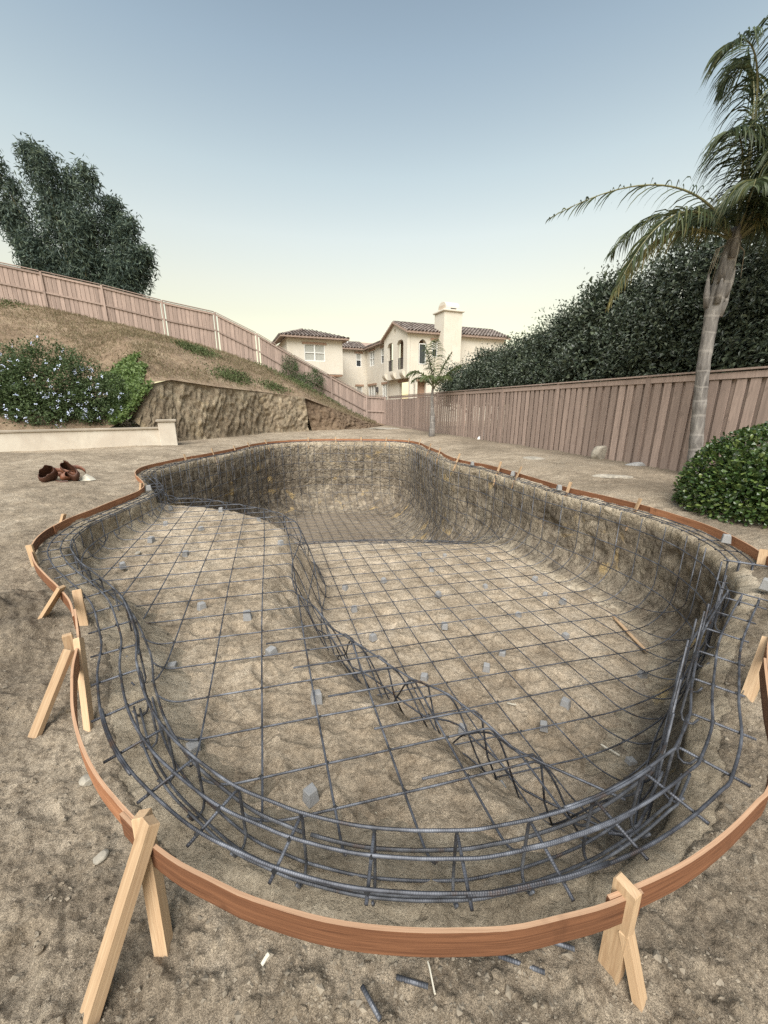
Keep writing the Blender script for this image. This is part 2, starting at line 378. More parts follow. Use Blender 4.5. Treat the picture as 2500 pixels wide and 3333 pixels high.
def grough(x, y, near):
    x = np.asarray(x, float); y = np.asarray(y, float)
    r = .035 * fbm(x * .9, y * .9, 3, 4) + .022 * fbm(x * 4.5, y * 4.5, 9, 3)
    f = 1 / (1 + (np.hypot(x, y) / 4.0) ** 2)
    r = r + f * (.030 * fbm(x * 16, y * 16, 21, 3) + .035 * np.maximum(0, fbm(x * 38, y * 38, 31, 3, .6) - .10)) + .02 * fbm(x * 10, y * 10, 37, 2) * sstep(12, 4, y)
    return r * near
def gheight(x, y): return gbase(x, y) + grough(x, y, 1.) - .11 * sstep(DEf(y) - .12, DEf(y), Dn(x, y))
def gmound(x, y):   # loose spoil heaps outside the left form boards
    m = 0
    for cx, cy, r, h in ((-2.75, 2.42, .36, .19), (-2.25, 1.9, .4, .10), (-3.5, 2.9, .5, .06), (2.3, .9, .5, .08), (-1.5, .9, .35, .05)):
        m = m + h * np.exp(-((x - cx) ** 2 + (y - cy) ** 2) / (r * r)) * (1 + .8 * fbm(x * 7, y * 7, 41, 3))
    return m

# ------------------------------------------------------------------ one warped grid serves yard and pool floor
ys = [-60., -30., -15., -8, -4, -2, -1., -.5, -.1, .15, .3]
while ys[-1] < 27.5: ys.append(ys[-1] + max(.0095, .0066 * ys[-1]))
ys += list(np.geomspace(28.5, 900, 26))
ys = np.array(ys)
us = np.r_[-np.geomspace(9, 1.3, 26), np.linspace(-1.25, 1.25, 540), np.geomspace(1.3, 9, 26)]
Ug, Yg = np.meshgrid(us, ys); Xg = Ug * (.9 + np.abs(Yg)); nr, nc = Xg.shape
d0 = Dn(Xg, Yg)
# dents of boots and shovels
dent = np.zeros_like(Xg)
def stamp(cx, cy, a, L, W, dep):
    j0, j1 = np.searchsorted(ys, [cy - .35, cy + .35]); S = np.s_[j0:j1, :]
    dx = Xg[S] - cx; dy = Yg[S] - cy; u = dx * math.cos(a) + dy * math.sin(a); v = -dx * math.sin(a) + dy * math.cos(a)
    q = (u / L) ** 2 + (v / W) ** 2
    dent[S] += -dep * np.exp(-q ** 2) + dep * .5 * np.exp(-((np.sqrt(q) - 1.25) / .22) ** 2)
for k in range(620):
    cx = rnd.uniform(-3.6, 3.2); cy = rnd.uniform(1.0, 7.3)
    if Dn(cx, cy) > .35: stamp(cx, cy, rnd.uniform(0, 3.14), rnd.uniform(.08, .15), rnd.uniform(.04, .07), rnd.uniform(.010, .030))
for k in range(170):
    cx = rnd.uniform(-6, 5); cy = rnd.uniform(.5, 9)
    if Dn(cx, cy) < -.15: stamp(cx, cy, rnd.uniform(0, 3.14), rnd.uniform(.08, .16), rnd.uniform(.05, .09), rnd.uniform(.006, .022))
quad = (np.arange(nr - 1)[:, None] * nc + np.arange(nc - 1)[None]).ravel()
quad = np.stack([quad, quad + 1, quad + nc + 1, quad + nc], 1)
fdx = np.array([6.88, -24.0]) / math.hypot(6.88, 24)
# yard
cell = np.maximum((.9 + np.abs(Yg)) * 2.5 / 540, .0066 * np.abs(Yg))
e = .02; gx_ = (Dn(Xg + e, Yg) - Dn(Xg - e, Yg)) / (2 * e); gy_ = (Dn(Xg, Yg + e) - Dn(Xg, Yg - e)) / (2 * e)
DEg = DEf(Yg); snap = (np.abs(d0 - DEg) < .55 * cell); mv = np.where(snap, DEg - d0, 0)
Xs = Xg + mv * gx_; Ys = Yg + mv * gy_
ds = np.where(snap, DEg, d0)
flat_out = sstep(26, 30, Yg)
Zs = gheight(Xs, Ys) * (1 - flat_out) + gmound(Xs, Ys) + dent * (d0 < 0)
inside = ds > DEg - 1e-6
fi = inside.ravel()[quad].all(1)
V = np.stack([Xs, Ys, Zs], -1).reshape(-1, 3)
def compact(V, F):
    used = np.unique(F); mp = np.full(len(V), -1, np.int64); mp[used] = np.arange(len(used)); return V[used], mp[F]
v_, f_ = compact(V, quad[~fi])
me = npmesh('ground', v_, f_); mo = np.zeros(len(v_)); X_, Y_ = v_[:, 0], v_[:, 1]
for cx, cy, rx, ry, am in ((-2.75, 2.4, .5, .35, 1.), (-2.25, 1.85, .45, .4, .8), (-1.95, 1.45, .4, .3, .6), (-1.75, 1.0, .5, .3, .5), (-3.5, 2.9, .5, .4, .6), (1.9, .95, .6, .3, .6), (.9, .5, .5, .15, .5), (-.2, .5, .6, .12, .5), (-.95, .95, .35, .12, .6),
                       (4.2, 6.2, 1.6, .6, .5), (4.5, 4.3, 1.2, .9, .7), (3.9, 8.4, 1.3, 1.2, .5), (-10, 10.6, 3.0, .5, .6), (-7, 12.6, 1.8, .5, .6), (3.2, 12.5, 1.0, 2.5, .5), (1.5, 18.5, 2.0, 2.0, .5), (-1, 22.5, 2.5, 2, .5), (-5.5, 16.5, 1.5, 2.5, .4)):
    mo = np.maximum(mo, am * np.exp(-((X_ - cx) / rx) ** 2 - ((Y_ - cy) / ry) ** 2))
dfen = np.abs((X_ - .12) * fdx[1] - (Y_ - 27) * fdx[0]); mo = np.maximum(mo, .75 * np.exp(-(dfen / .8) ** 2) * (Y_ < 28))
me.attributes.new('moist_and_shade', 'FLOAT', 'POINT').data.foreach_set('value', mo.astype(np.float32))
ob('ground', me, M['soil'], kind='structure')
# pool floor
Zf = zfloor(Xg, Yg)
stp = sstep(.02, .2, Cn(Xg, Yg)) * (1 - sstep(.25, .5, Cn(Xg, Yg)))
Zf = Zf + .04 * fbm(Xg * 1.3, Yg * 1.3, 5, 4) + .034 * fbm(Xg * 6, Yg * 6, 8, 3) + .016 * fbm(Xg * 26, Yg * 26, 15, 2) / (1 + (Yg / 6) ** 2) + dent + stp * .16 * fbm(Xg * 5, Yg * 5, 77, 4)
V = np.stack([Xg, Yg, Zf], -1).reshape(-1, 3)
fl = (d0 > DEg - .02).ravel()[quad].all(1)
v_, f_ = compact(V, quad[fl])
me = npmesh('pool_floor', v_, f_); dw = Dn(v_[:, 0], v_[:, 1])
me.attributes.new('moist_and_shade', 'FLOAT', 'POINT').data.foreach_set('value', np.maximum(.95 * sstep(7.9, 10, v_[:, 1]), .8 * (1 - sstep(.45, .95, dw)) * sstep(-.8, -1.1, v_[:, 2])).astype(np.float32))  # paints the deep end's shade into the floor; wall foot is darker soil
ob('pool_floor', me, M['sand'], kind='structure')

# ------------------------------------------------------------------ excavated pool wall, swept round the outline
WS = resample(OC, .035); WN = normals(WS)
for it in range(6): WN = WN + np.roll(WN, 1, 0) + np.roll(WN, -1, 0); WN /= np.linalg.norm(WN, axis=1)[:, None]
sarc = np.r_[0, np.cumsum(np.linalg.norm(np.diff(WS, axis=0), axis=1))]
pin = WS + WN * .85
zb = zfloor(pin[:, 0], pin[:, 1]); DW = DEf(WS[:, 1]); wtop = WS + WN * (DW - .13)[:, None]; zt = gheight(*wtop.T) + gmound(*wtop.T)
zb = np.minimum(zb, zt - .08)
hgt = zt - zb
NV = 46; prof = []
for k in range(NV):
    v = k / (NV - 1)
    if v < .12:      # lip
        q = v / .12; off = DW - .12 + .13 * q; z = zt - .012 - .055 * q ** 2.5 * np.minimum(1, hgt * 2) + .02 * fbm(sarc * 5, sarc * 0 + q * 2, 63, 3)
    else:
        q = (v - .12) / .88
        Rc = np.clip(.41 * hgt, .07, 1.05); bat = .02 * hgt
        straight = np.maximum(hgt - .067 - Rc, 0); tot = straight + Rc * 1.57
        u = q * tot
        a = np.clip((u - straight) / Rc, 0, 1.57)
        zz = np.where(u < straight, u, straight + Rc * np.sin(a)); oo = np.where(u < straight, 0, Rc * (1 - np.cos(a)))
        off = DW + .01 + bat * np.clip(zz / np.maximum(hgt, .01), 0, 1) + oo; z = zt - .067 - zz
        low = 1 - sstep(.22, .42, hgt); so = DW + .01 + .42 * q; sz = zt - .02 - (hgt + .01) * sstep(0, 1, q)      # low sides are only a soft slope
        off = off * (1 - low) + so * low; z = z * (1 - low) + sz * low
    tall = sstep(.35, 1.0, hgt)
    rel = (.13 * fbm(sarc * 1.4, z * 2.2 + 40, 51, 4) + .05 * fbm(sarc * 9, z * 1.0, 53, 3) - .10 * np.abs(vn(sarc * 3.5, z * 5, 57)) - .07 * np.abs(vn(sarc * 9 + z, z * 12, 58)) + .06) * tall * sstep(.1, .25, v) + .03 * fbm(sarc * 4, z * 6, 59, 3)
    prof.append((off + np.clip(rel, -.12, .02), z))
prof.append((prof[-1][0] + .12, prof[-1][1] - .05)); prof.append((prof[-1][0] + .15, prof[-1][1] - .30)); NV += 2      # skirt under the floor
Vw = np.stack([np.stack([*(WS + WN * o_[:, None]).T, z_], 1) for o_, z_ in prof], 0); m_ = len(WS)
i = np.arange(NV - 1)[:, None] * m_; j = np.arange(m_)[None]; j2 = (j + 1) % m_
Fw = np.stack([i + j, i + m_ + j, i + m_ + j2, i + j2], -1).reshape(-1, 4)
me = npmesh('pool_excavation', Vw.reshape(-1, 3), Fw)
att = me.attributes.new('earth', 'FLOAT', 'POINT')
ev = np.concatenate([sstep(.3, .75, hgt) * sstep(.10, .22, k / (NV - 1)) * (1 - sstep(.78, .96, k / (NV - 1)) * (1 - sstep(1.25, 1.7, hgt))) for k in range(NV)]); att.data.foreach_set('value', ev.astype(np.float32))
ob('pool_excavation', me, M['pit'], kind='structure')

# ================================================================== HILLSIDE, CUT BANK, RETAINING WALL
LO = np.array([(-26, 2.6, .6), (-16, 7.9, .56), (-11.2, 11.2, .56), (-9.0, 12.55, .58), (-8.45, 13.0, .9), (-8.0, 14.1, 2.1), (-7.75, 14.75, 2.2), (-6.75, 16.4, 2.03), (-5.85, 18.9, 1.92), (-4.1, 20.6, 1.66),
               (-2.7, 22.0, 1.05), (-1.3, 24.0, .35), (-.1, 26.2, .0)])
UP = np.array([(-29, 21.6, 8.2), (-24, 22.5, 7.3), (-20.65, 23.08, 6.75), (-18.57, 23.47, 6.43), (-17, 23.77, 6.1), (-15.76, 24.0, 5.83), (-14.2, 24.3, 5.5), (-12.81, 24.57, 5.19), (-10.04, 25.09, 4.4), (-7.77, 25.52, 3.5),
               (-5.0, 26.05, 2.2), (-2.2, 26.58, .65), (.3, 27.05, -.1)])
def rail(P, n):
    t = np.linspace(0, len(P) - 1, n); return np.stack([np.interp(t, np.arange(len(P)), P[:, k]) for k in range(3)], 1)
nu, nv = 420, 150
lo = rail(LO, nu); up = rail(UP, nu); back = up + np.array([-3., 30., -1.2])
vv = np.r_[np.linspace(-.012, 1, nv), np.linspace(1.02, 2, 12)]
HV = []
for v in vv:
    p = lo + (up - lo) * min(v, 1) if v <= 1 else up + (back - up) * (v - 1)
    p = p.copy()
    rr = .16 * fbm(p[:, 0] * .7, p[:, 1] * .7, 61, 4) + .05 * fbm(p[:, 0] * 4, p[:, 1] * 4, 67, 3)
    p[:, 2] += rr * sstep(0, .1, v) * (1 - sstep(.9, 1, v) * .7) + .35 * math.sin(math.pi * min(max(v, 0), 1)) * sstep(0, 1, np.linspace(3, 0, nu))
    HV.append(p)
HV = np.array(HV)
i = np.arange(len(vv) - 1)[:, None] * nu; j = np.arange(nu - 1)[None]
HF = np.stack([i + j, i + j + 1, i + nu + j + 1, i + nu + j], -1).reshape(-1, 4)
ob('hillside', npmesh('hillside', HV.reshape(-1, 3), HF), M['hill'], kind='structure')
def hillpt(a, b):
    """a 0..1 along the hill from left to right, b 0..1 from toe to fence"""
    fi = a * (nu - 1); fj = b * (nv - 1); i0 = np.clip(np.asarray(fi, int), 0, nu - 2); j0 = np.clip(np.asarray(fj, int), 0, nv - 2)
    u = (fi - i0)[..., None]; w = (fj - j0)[..., None]
    return (HV[j0, i0] * (1 - u) + HV[j0, i0 + 1] * u) * (1 - w) + (HV[j0 + 1, i0] * (1 - u) + HV[j0 + 1, i0 + 1] * u) * w
def bank(name, top, toe, mat, nn, seed):
    top = rail(np.array(top), nn); toe = rail(np.array(toe), nn)
    d = toe - top; d[:, 2] = 0
    # outward normal of the face, horizontal
    T = np.gradient(toe, axis=0); N = np.stack([T[:, 1], -T[:, 0], 0 * T[:, 0]], 1); N /= np.linalg.norm(N, axis=1)[:, None]
    s = np.r_[0, np.cumsum(np.linalg.norm(np.diff(toe, axis=0), axis=1))]
    rows = []
    for k in range(44):
        v = k / 43; vv2 = v
        p = top + (toe - top) * v; p[:, 2] = top[:, 2] + (toe[:, 2] - top[:, 2]) * vv2
        sk = s + v * .5
        r = .12 * fbm(sk * 1.2, v * 3, seed, 4) + .07 * (np.abs(vn(sk * 5.5 + 2 * v, v * 1.5, seed + 3)) * 2 - .5) + .11 * fbm(sk * 6, v * 10, seed + 5, 4)
        p = p + N * (r * sstep(0, .12, v) * (1 - .5 * sstep(.85, 1, v)))[:, None]
        rows.append(p)
    rows = [rows[0] + np.array([0, 0, -.06]) - N * .3] + rows + [rows[-1] + N * .25 + np.array([0, 0, -.08])]
    VV = np.array(rows); i = np.arange(len(rows) - 1)[:, None] * nn; j = np.arange(nn - 1)[None]
    F = np.stack([i + j, i + nn + j, i + nn + j + 1, i + j + 1], -1).reshape(-1, 4)
    return ob(name, npmesh(name, VV.reshape(-1, 3), F), mat, kind='structure')
bank('cut_bank', [(-8.35, 13.2, .8), (-8.0, 14.0, 2.0), (-7.72, 14.75, 2.19), (-6.72, 16.4, 2.02), (-5.82, 18.85, 1.91), (-4.05, 20.55, 1.66)],
     [(-7.75, 12.9, .0), (-7.5, 13.7, .0), (-7.35, 14.4, .0), (-6.55, 16.05, .0), (-5.65, 18.6, .02), (-3.85, 20.15, .03)], M['bank'], 330, 71)
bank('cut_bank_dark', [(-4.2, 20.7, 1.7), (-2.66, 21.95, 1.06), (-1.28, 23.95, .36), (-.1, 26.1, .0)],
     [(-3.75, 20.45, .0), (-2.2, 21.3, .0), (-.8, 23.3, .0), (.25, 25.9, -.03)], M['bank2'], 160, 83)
def stucco(name, col, stain):
    m, n, l, b = newmat(name); v = coord(n, l); b.inputs['Roughness'].default_value = .92; b.inputs['Specular IOR Level'].default_value = .15
    f = noi(n, l, v, 1.1, 6, .65, .4); c = ramp(n, l, f, [(.35, stain), (.6, col)])
    f2 = noi(n, l, coord(n, l, (5, 5, .6)), 1.6, 5, .7); c = mixc(n, l, ramp(n, l, f2, [(.55, (0, 0, 0)), (.75, (.45, .45, .45))]), c, tuple(x * .72 for x in stain))
    l.new(c, b.inputs['Base Color']); bump(n, l, b, [(noi(n, l, v, 60, 4), .5, .006), (noi(n, l, v, 5, 4), .3, .02)]); return m
M['wallst'] = stucco('retaining_stucco', (.54, .488, .41), (.46, .40, .33))
M['cap'] = stucco('wall_cap', (.36, .31, .25), (.27, .23, .18))
rw = empty('retaining_wall', (-7.2, 12.95, 0), 'low cream stucco retaining wall with a square end pillar below the hill', 'wall')
def prism_along(P, w, z0, z1, wig=0):
    P = np.array(P); T = np.gradient(P, axis=0); T /= np.linalg.norm(T, axis=1)[:, None]; N = np.stack([-T[:, 1], T[:, 0]], 1)
    a = P + N * w / 2; b = P - N * w / 2; n = len(P)
    V = np.vstack([np.c_[a, np.full(n, z0)], np.c_[b, np.full(n, z0)], np.c_[b, np.full(n, z1)], np.c_[a, np.full(n, z1)]])
    F = []
    for k in range(n - 1):
        for r_ in range(4):
            s_ = (r_ + 1) % 4; F.append((r_ * n + k, s_ * n + k, s_ * n + k + 1, r_ * n + k + 1))
    F += [(0, 3 * n, 2 * n, n), (n - 1, 2 * n - 1, 3 * n - 1, 4 * n - 1)]
    return V, F
def polyob(name, V, F, mat, parent=None, bevel=0, off=None, **kw):
    m = MB(); m.add([tuple(np.array(q) - (off if off is not None else 0)) for q in V], F)
    return ob(name, m.mesh(name, bevel=bevel), mat, parent, **kw)
o3 = np.array([-7.2, 12.95, 0.])
wp = np.array([(-7.3, 12.92), (-9.3, 11.92), (-10.9, 10.98), (-13, 9.6), (-17, 6.8)])
polyob('wall_face', *prism_along(wp, .22, -.15, .53), M['wallst'], rw, off=o3)
polyob('coping', *prism_along(wp, .30, .53, .59), M['cap'], rw, .008, off=o3)
pr = Matrix.Rotation(R(27), 4, 'Z')
for nm, hw, z0, z1, mt in (('pillar', .245, -.15, .76, 'wallst'), ('pillar_cap', .29, .76, .83, 'cap')):
    o = ob(nm, MB().box((-hw, -hw, z0), (hw, hw, z1)).mesh(nm, bevel=.012), M[mt], rw); o.rotation_euler = (0, 0, R(27)); o.location = (.05, .0, 0)

# ================================================================== FENCES
FB = M['fence']
def boxmesh(name, lo, hi, bevel=0): return MB().box(lo, hi).mesh(name, bevel=bevel)
# --- right fence: boards over boards, seen from the side that hides the rails
fr = empty('board_fence', (.12, 27.0, 0), 'long pinkish brown board fence along the right side of the yard', 'fence')
f0 = np.array([.12, 27.0]); f1 = np.array([7.0, 3.0]); fd = (f1 - f0) / np.linalg.norm(f1 - f0); fL = np.linalg.norm(f1 - f0)
fa = math.atan2(fd[1], fd[0]); fr.rotation_euler = (0, 0, fa)       # local +x towards the camera end; the pool lies at local -y
fgz = lambda s: float(np.interp(s, [0, 5, 12, 19, 25], [-.02, .0, .11, .07, -.01])) - .06
FT = 1.80
per = .21; nb = int(fL / per)
bm_f = boxmesh('fence_board', (-.072, -.018, 0), (.072, 0, 1.72)); bm_b = boxmesh('fence_board_back', (-.07, 0, 0), (.07, .018, 1.72))
for k in range(nb):
    s = (k + .5) * per
    o = ob('fence_board', bm_f, FB, fr); o.location = (s + rnd.uniform(-.008, .008), -.002 - rnd.uniform(0, .004), fgz(s) + rnd.uniform(-.01, .01)); o.rotation_euler = (0, rnd.uniform(-.004, .004), rnd.uniform(-.02, .02))
    o = ob('backing_board', bm_b, FB, fr); o.location = (s + per / 2, .026, fgz(s))
k = 0
while k * 2.66 < fL:
    s = 1.2 + k * 2.66 - .4
    o = ob('fence_post', boxmesh('fence_post', (-.045, -.05, 0), (.045, -.022, FT + .03 - fgz(s) + .0)), FB, fr); o.location = (s, 0, fgz(s))
    seg = boxmesh('top_rail', (.047, -.040, 0), (2.66 - .047, -.023, .105)); o = ob('top_rail', seg, FB, fr); o.location = (s, 0, FT - .095)
    cp = boxmesh('fence_cap', (0, -.07, 0), (2.655, .07, .03)); o = ob('fence_cap', cp, FB, fr); o.location = (s, 0, FT + .034); k += 1
for s in (0.05, 2.7, 5.4):
    o = ob('kick_board', boxmesh('kick_board', (0, -.04, 0), (2.6, -.021, .16)), FB, fr); o.location = (s, 0, fgz(s) - .0)
# --- left fence climbing the hill: rails and posts face the yard
POSTS = [(.06, 27.0, -.15, 1.84), (-1.17, 26.78, .02, 1.90), (-3.43, 26.35, 1.22, 3.09), (-5.7, 25.92, 2.45, 4.30), (-7.77, 25.52, 3.55, 5.49), (-10.04, 25.09, 4.62, 6.57), (-12.81, 24.57, 5.17, 7.07), (-15.76, 24.01, 5.80, 7.71),
         (-18.57, 23.47, 6.38, 8.22), (-21.4, 22.95, 6.85, 8.72), (-24.2, 22.42, 7.3, 9.15)]
fl_ = empty('hill_fence', (.06, 27.0, 0), 'pinkish brown board fence with rails and posts climbing the left hillside', 'fence')
base3 = np.array([.06, 27.0, 0])
GAPPED = {4, 5, 6}
for k in range(len(POSTS) - 1):
    A = np.array(POSTS[k]); B = np.array(POSTS[k + 1]); d = (B - A)[:2]; L = np.linalg.norm(d); d /= L; a = math.atan2(d[1], d[0])   # local x runs left
    sb = (B[2] - A[2]) / L; st = (B[3] - A[3]) / L
    def shear(name, x0, x1, y0, y1, b0, t0):   # parallelogram board whose ends follow the slope; b0/t0 = offsets from bottom / top line
        fb = lambda x: A[2] + sb * x + b0; ft = lambda x: A[3] + st * x + t0
        V = [(x0, y0, fb(x0)), (x1, y0, fb(x1)), (x1, y1, fb(x1)), (x0, y1, fb(x0)), (x0, y0, ft(x0)), (x1, y0, ft(x1)), (x1, y1, ft(x1)), (x0, y1, ft(x0))]
        m = MB(); m.add(V, [(0, 3, 2, 1), (4, 5, 6, 7), (0, 1, 5, 4), (1, 2, 6, 5), (2, 3, 7, 6), (3, 0, 4, 7)])
        o = ob(name, m.mesh(name), FB, fl_); o.location = (A[0] - base3[0], A[1] - base3[1], 0); o.rotation_euler = (0, 0, a); return o
    # local +y is towards the yard when x runs left (rotate d by +90deg -> points to -Y world)
    g0 = .085 if k in GAPPED else 0.0; g1 = .085 if (k + 1) in GAPPED else 0.0
    x = g0; n_ = int((L - g0 - g1) / .215); p_ = (L - g0 - g1) / n_
    hx = .074
    for q in range(n_):
        xc = g0 + (q + .5) * p_
        shear('fence_board', xc - hx - rnd.uniform(0, .006), xc + hx, -.055, -.037, -.1, -.01)
        if q < n_ - 1: shear('backing_board', xc + p_ / 2 - .058, xc + p_ / 2 + .058, -.075, -.058, -.1, -.01)
    shear('fence_post', -.05, .05, -.03, .05, -.2, .03)
    mid = lambda b0, t0: None
    o = shear('top_rail', .052, L - .052, -.034, .012, (A[3] - A[2]) - .11, -.02) if abs(sb - st) < 1e-9 else None
    # rails follow the top line
    def railpiece(name, z0, z1, y0, y1):
        V = []
        for zz in (z0, z1):
            for (xx, yy) in ((.052, y0), (L - .052, y0), (L - .052, y1), (.052, y1)): V.append((xx, yy, A[3] + st * xx + zz))
        m = MB(); m.add(V, [(0, 3, 2, 1), (4, 5, 6, 7), (0, 1, 5, 4), (1, 2, 6, 5), (2, 3, 7, 6), (3, 0, 4, 7)])
        o = ob(name, m.mesh(name), FB, fl_); o.location = (A[0] - base3[0], A[1] - base3[1], 0); o.rotation_euler = (0, 0, a)
    if not o: railpiece('top_rail', -.13, -.03, -.034, .014)
    railpiece('middle_rail', -1.02, -.93, -.034, .014)
    railpiece('fence_cap', .032, .065, -.09, .07)

# ================================================================== NEIGHBOUR'S HOUSE
M['hwall'] = stucco('house_stucco', (.58, .535, .46), (.55, .50, .42))
M['htrim'] = flat('house_trim', (.30, .19, .13), .8, var=.2)
M['hwood'] = flat('eave_wood', (.30, .215, .17), .8, var=.2)
M['white'] = flat('window_frame_white', (.72, .71, .68), .6)
M['chip'] = flat('bleached_wood', (.46, .42, .34), .8, var=.2)
M['blind'] = flat('window_blind', (.36, .355, .32), .35, var=.12)
M['glass'] = flat('window_glass', (.035, .04, .045), .12)
M['iron'] = flat('wrought_iron', (.05, .045, .045), .6)
M['shade'] = flat('shaded_plaster', (.45, .37, .29), .9, var=.15)  # plaster of the recesses, with their shade put into the colour
def tile_mat():
    m, n, l, b = newmat('roof_tile'); b.inputs['Roughness'].default_value = .85; geo = nd(n, 'ShaderNodeNewGeometry')
    c = ramp(n, l, geo.outputs['Random Per Island'], [(0, (.10, .078, .066)), (.35, (.165, .13, .11)), (.7, (.22, .178, .155)), (1, (.18, .155, .14))])
    l.new(c, b.inputs['Base Color']); return m
M['tile'] = tile_mat()
HA = R(22); E1 = Vector((-math.sin(HA), math.cos(HA), 0)); E2 = Vector((math.cos(HA), math.sin(HA), 0)); EZ = Vector((0, 0, 1))
HC = Vector((1.8, 32.0, 0))
house = empty('neighbour_house', HC, 'two storey cream stucco house with brown tile roofs and arched balcony beyond the fence', 'house')
def hp(l1, l2, z): return E1 * l1 + E2 * l2 + EZ * z      # house axes: l1 back-left along the gable face, l2 back-right along the side face
def wall(name, origin, d, nrm, outer, holes=(), th=.25, mat=None, parent=None):
    """wall slab: outline in (d, z); openings are real; nrm points outwards"""
    bm = bmesh.new(); loops = [outer] + list(holes); ed = []; rings = []
    for lp in loops:
        vs_ = [bm.verts.new(origin + d * x + EZ * z) for x, z in lp]; rings.append(vs_)
        ed += [bm.edges.new((vs_[q], vs_[(q + 1) % len(vs_)])) for q in range(len(vs_))]
    bmesh.ops.triangle_fill(bm, use_beauty=True, use_dissolve=False, edges=ed)
    front = bm.faces[:]
    vm = {}
    for lp in rings:
        for v in lp: vm[v] = bm.verts.new(v.co - nrm * th)
    for f in front: bm.faces.new([vm[v] for v in reversed(f.verts)])
    for lp in rings:
        for q in range(len(lp)):
            a, b = lp[q], lp[(q + 1) % len(lp)]; bm.faces.new((a, b, vm[b], vm[a]))
    bmesh.ops.recalc_face_normals(bm, faces=bm.faces[:])
    me = bpy.data.meshes.new(name); bm.to_mesh(me); bm.free()
    return ob(name, me, mat or M['hwall'], parent or house)
def obox(name, origin, d, nrm, x0, x1, z0, z1, n0, n1, mat, parent=None, bevel=0):
    m = MB(); V = [origin + d * x + nrm * nn + EZ * z for z in (z0, z1) for x, nn in ((x0, n0), (x1, n0), (x1, n1), (x0, n1))]
    m.add(V, [(0, 3, 2, 1), (4, 5, 6, 7), (0, 1, 5, 4), (1, 2, 6, 5), (2, 3, 7, 6), (3, 0, 4, 7)])
    return ob(name, m.mesh(name, bevel=bevel), mat, parent or house)
def rect(x0, x1, z0, z1): return [(x0, z0), (x1, z0), (x1, z1), (x0, z1)]
def window(origin, d, nrm, x0, x1, z0, z1, cols=1, lintel=True, hung=True):
    w = obox('window', origin, d, nrm, x0 - .02, x1 + .02, z0 - .02, z1 + .02, -.20, -.16, M['iron'])
    f = .055
    for (a, b, c_, e_) in ((x0, x0 + f, z0, z1), (x1 - f, x1, z0, z1), (x0 + f, x1 - f, z0, z0 + f), (x0 + f, x1 - f, z1 - f, z1)):
        obox('frame', origin, d, nrm, a, b, c_, e_, -.12, -.015, M['white'], w)
    cw = (x1 - x0 - 2 * f) / cols; zm = (z0 + z1) / 2
    for q in range(cols):
        a = x0 + f + q * cw; b = a + cw
        if q: obox('mullion', origin, d, nrm, a - .05, a + .05, z0 + f, z1 - f, -.11, -.02, M['white'], w)
        if hung:
            obox('meeting_rail', origin, d, nrm, a + (.05 if q else 0), b - (.05 if q < cols - 1 else 0), zm - .03, zm + .03, -.105, -.03, M['white'], w)
            obox('pane', origin, d, nrm, a, b, z0 + f, zm - .03, -.10, -.09, M['blind'] if cols > 1 else M['glass'], w); obox('pane', origin, d, nrm, a, b, zm + .03, z1 - f, -.10, -.09, M['blind'], w)
        else: obox('pane', origin, d, nrm, a, b, z0 + f, z1 - f, -.10, -.09, M['glass'], w)
    if lintel: obox('lintel', origin, d, nrm, x0 - .16, x1 + .16, z1 + .0, z1 + .17, -.01, .06, M['htrim'], w)
def arch(x0, x1, z0, z1, cut=.28): return [(x0, z0), (x1, z0), (x1, z1 - cut), (x1 - .12, z1 - .12), (x1 - .3, z1), (x0 + .3, z1), (x0 + .12, z1 - .12), (x0, z1 - cut)]
def tiles(name, p0, p1, q0, q1, parent):
    """barrel tiles on the slope whose eave runs p0->p1 and whose upper edge runs q0->q1"""
    p0, p1, q0, q1 = map(np.array, (p0, p1, q0, q1)); W = np.linalg.norm(p1 - p0); n = max(2, int(W / .30)); parts = []
    nrm = np.cross(p1 - p0, (q0 + q1) / 2 - (p0 + p1) / 2); nrm /= np.linalg.norm(nrm); nrm *= np.sign(nrm[2])
    ev = (p1 - p0) / W; sl = (q0 + q1) / 2 - (p0 + p1) / 2; sl = sl - ev * sl.dot(ev); SL = np.linalg.norm(sl); sl /= SL
    a0 = (q0 - p0).dot(ev); a1 = W - (p1 - q1).dot(ev) if True else W; a1 = (q1 - p0).dot(ev)
    ang = np.linspace(0, np.pi, 6)
    for k in range(n):
        x = (k + .5) * W / n
        t = 1.0
        if x < a0: t = min(t, x / max(a0, 1e-6))
        if x > a1: t = min(t, (W - x) / max(W - a1, 1e-6))
        top = SL * t; c = 0.0
        while c < top - .05:
            c2 = min(c + .42, top + .04); r0, r1 = .125, .10
            A_ = p0 + ev * x + sl * (c - .05) + nrm * .03; B_ = p0 + ev * x + sl * c2
            ra = A_[None] + r0 * (np.cos(ang)[:, None] * ev + np.sin(ang)[:, None] * nrm); rb = B_[None] + r1 * (np.cos(ang)[:, None] * ev + np.sin(ang)[:, None] * nrm)
            V = np.vstack([ra, rb]); i = np.arange(5); F = np.stack([i, i + 1, i + 7, i + 6], 1)
            parts.append((V, F)); c += .38
    V, F = joinnp(parts); o = ob(name, npmesh(name, V, F), M['tile'], parent); o['kind'] = 'stuff'; return o
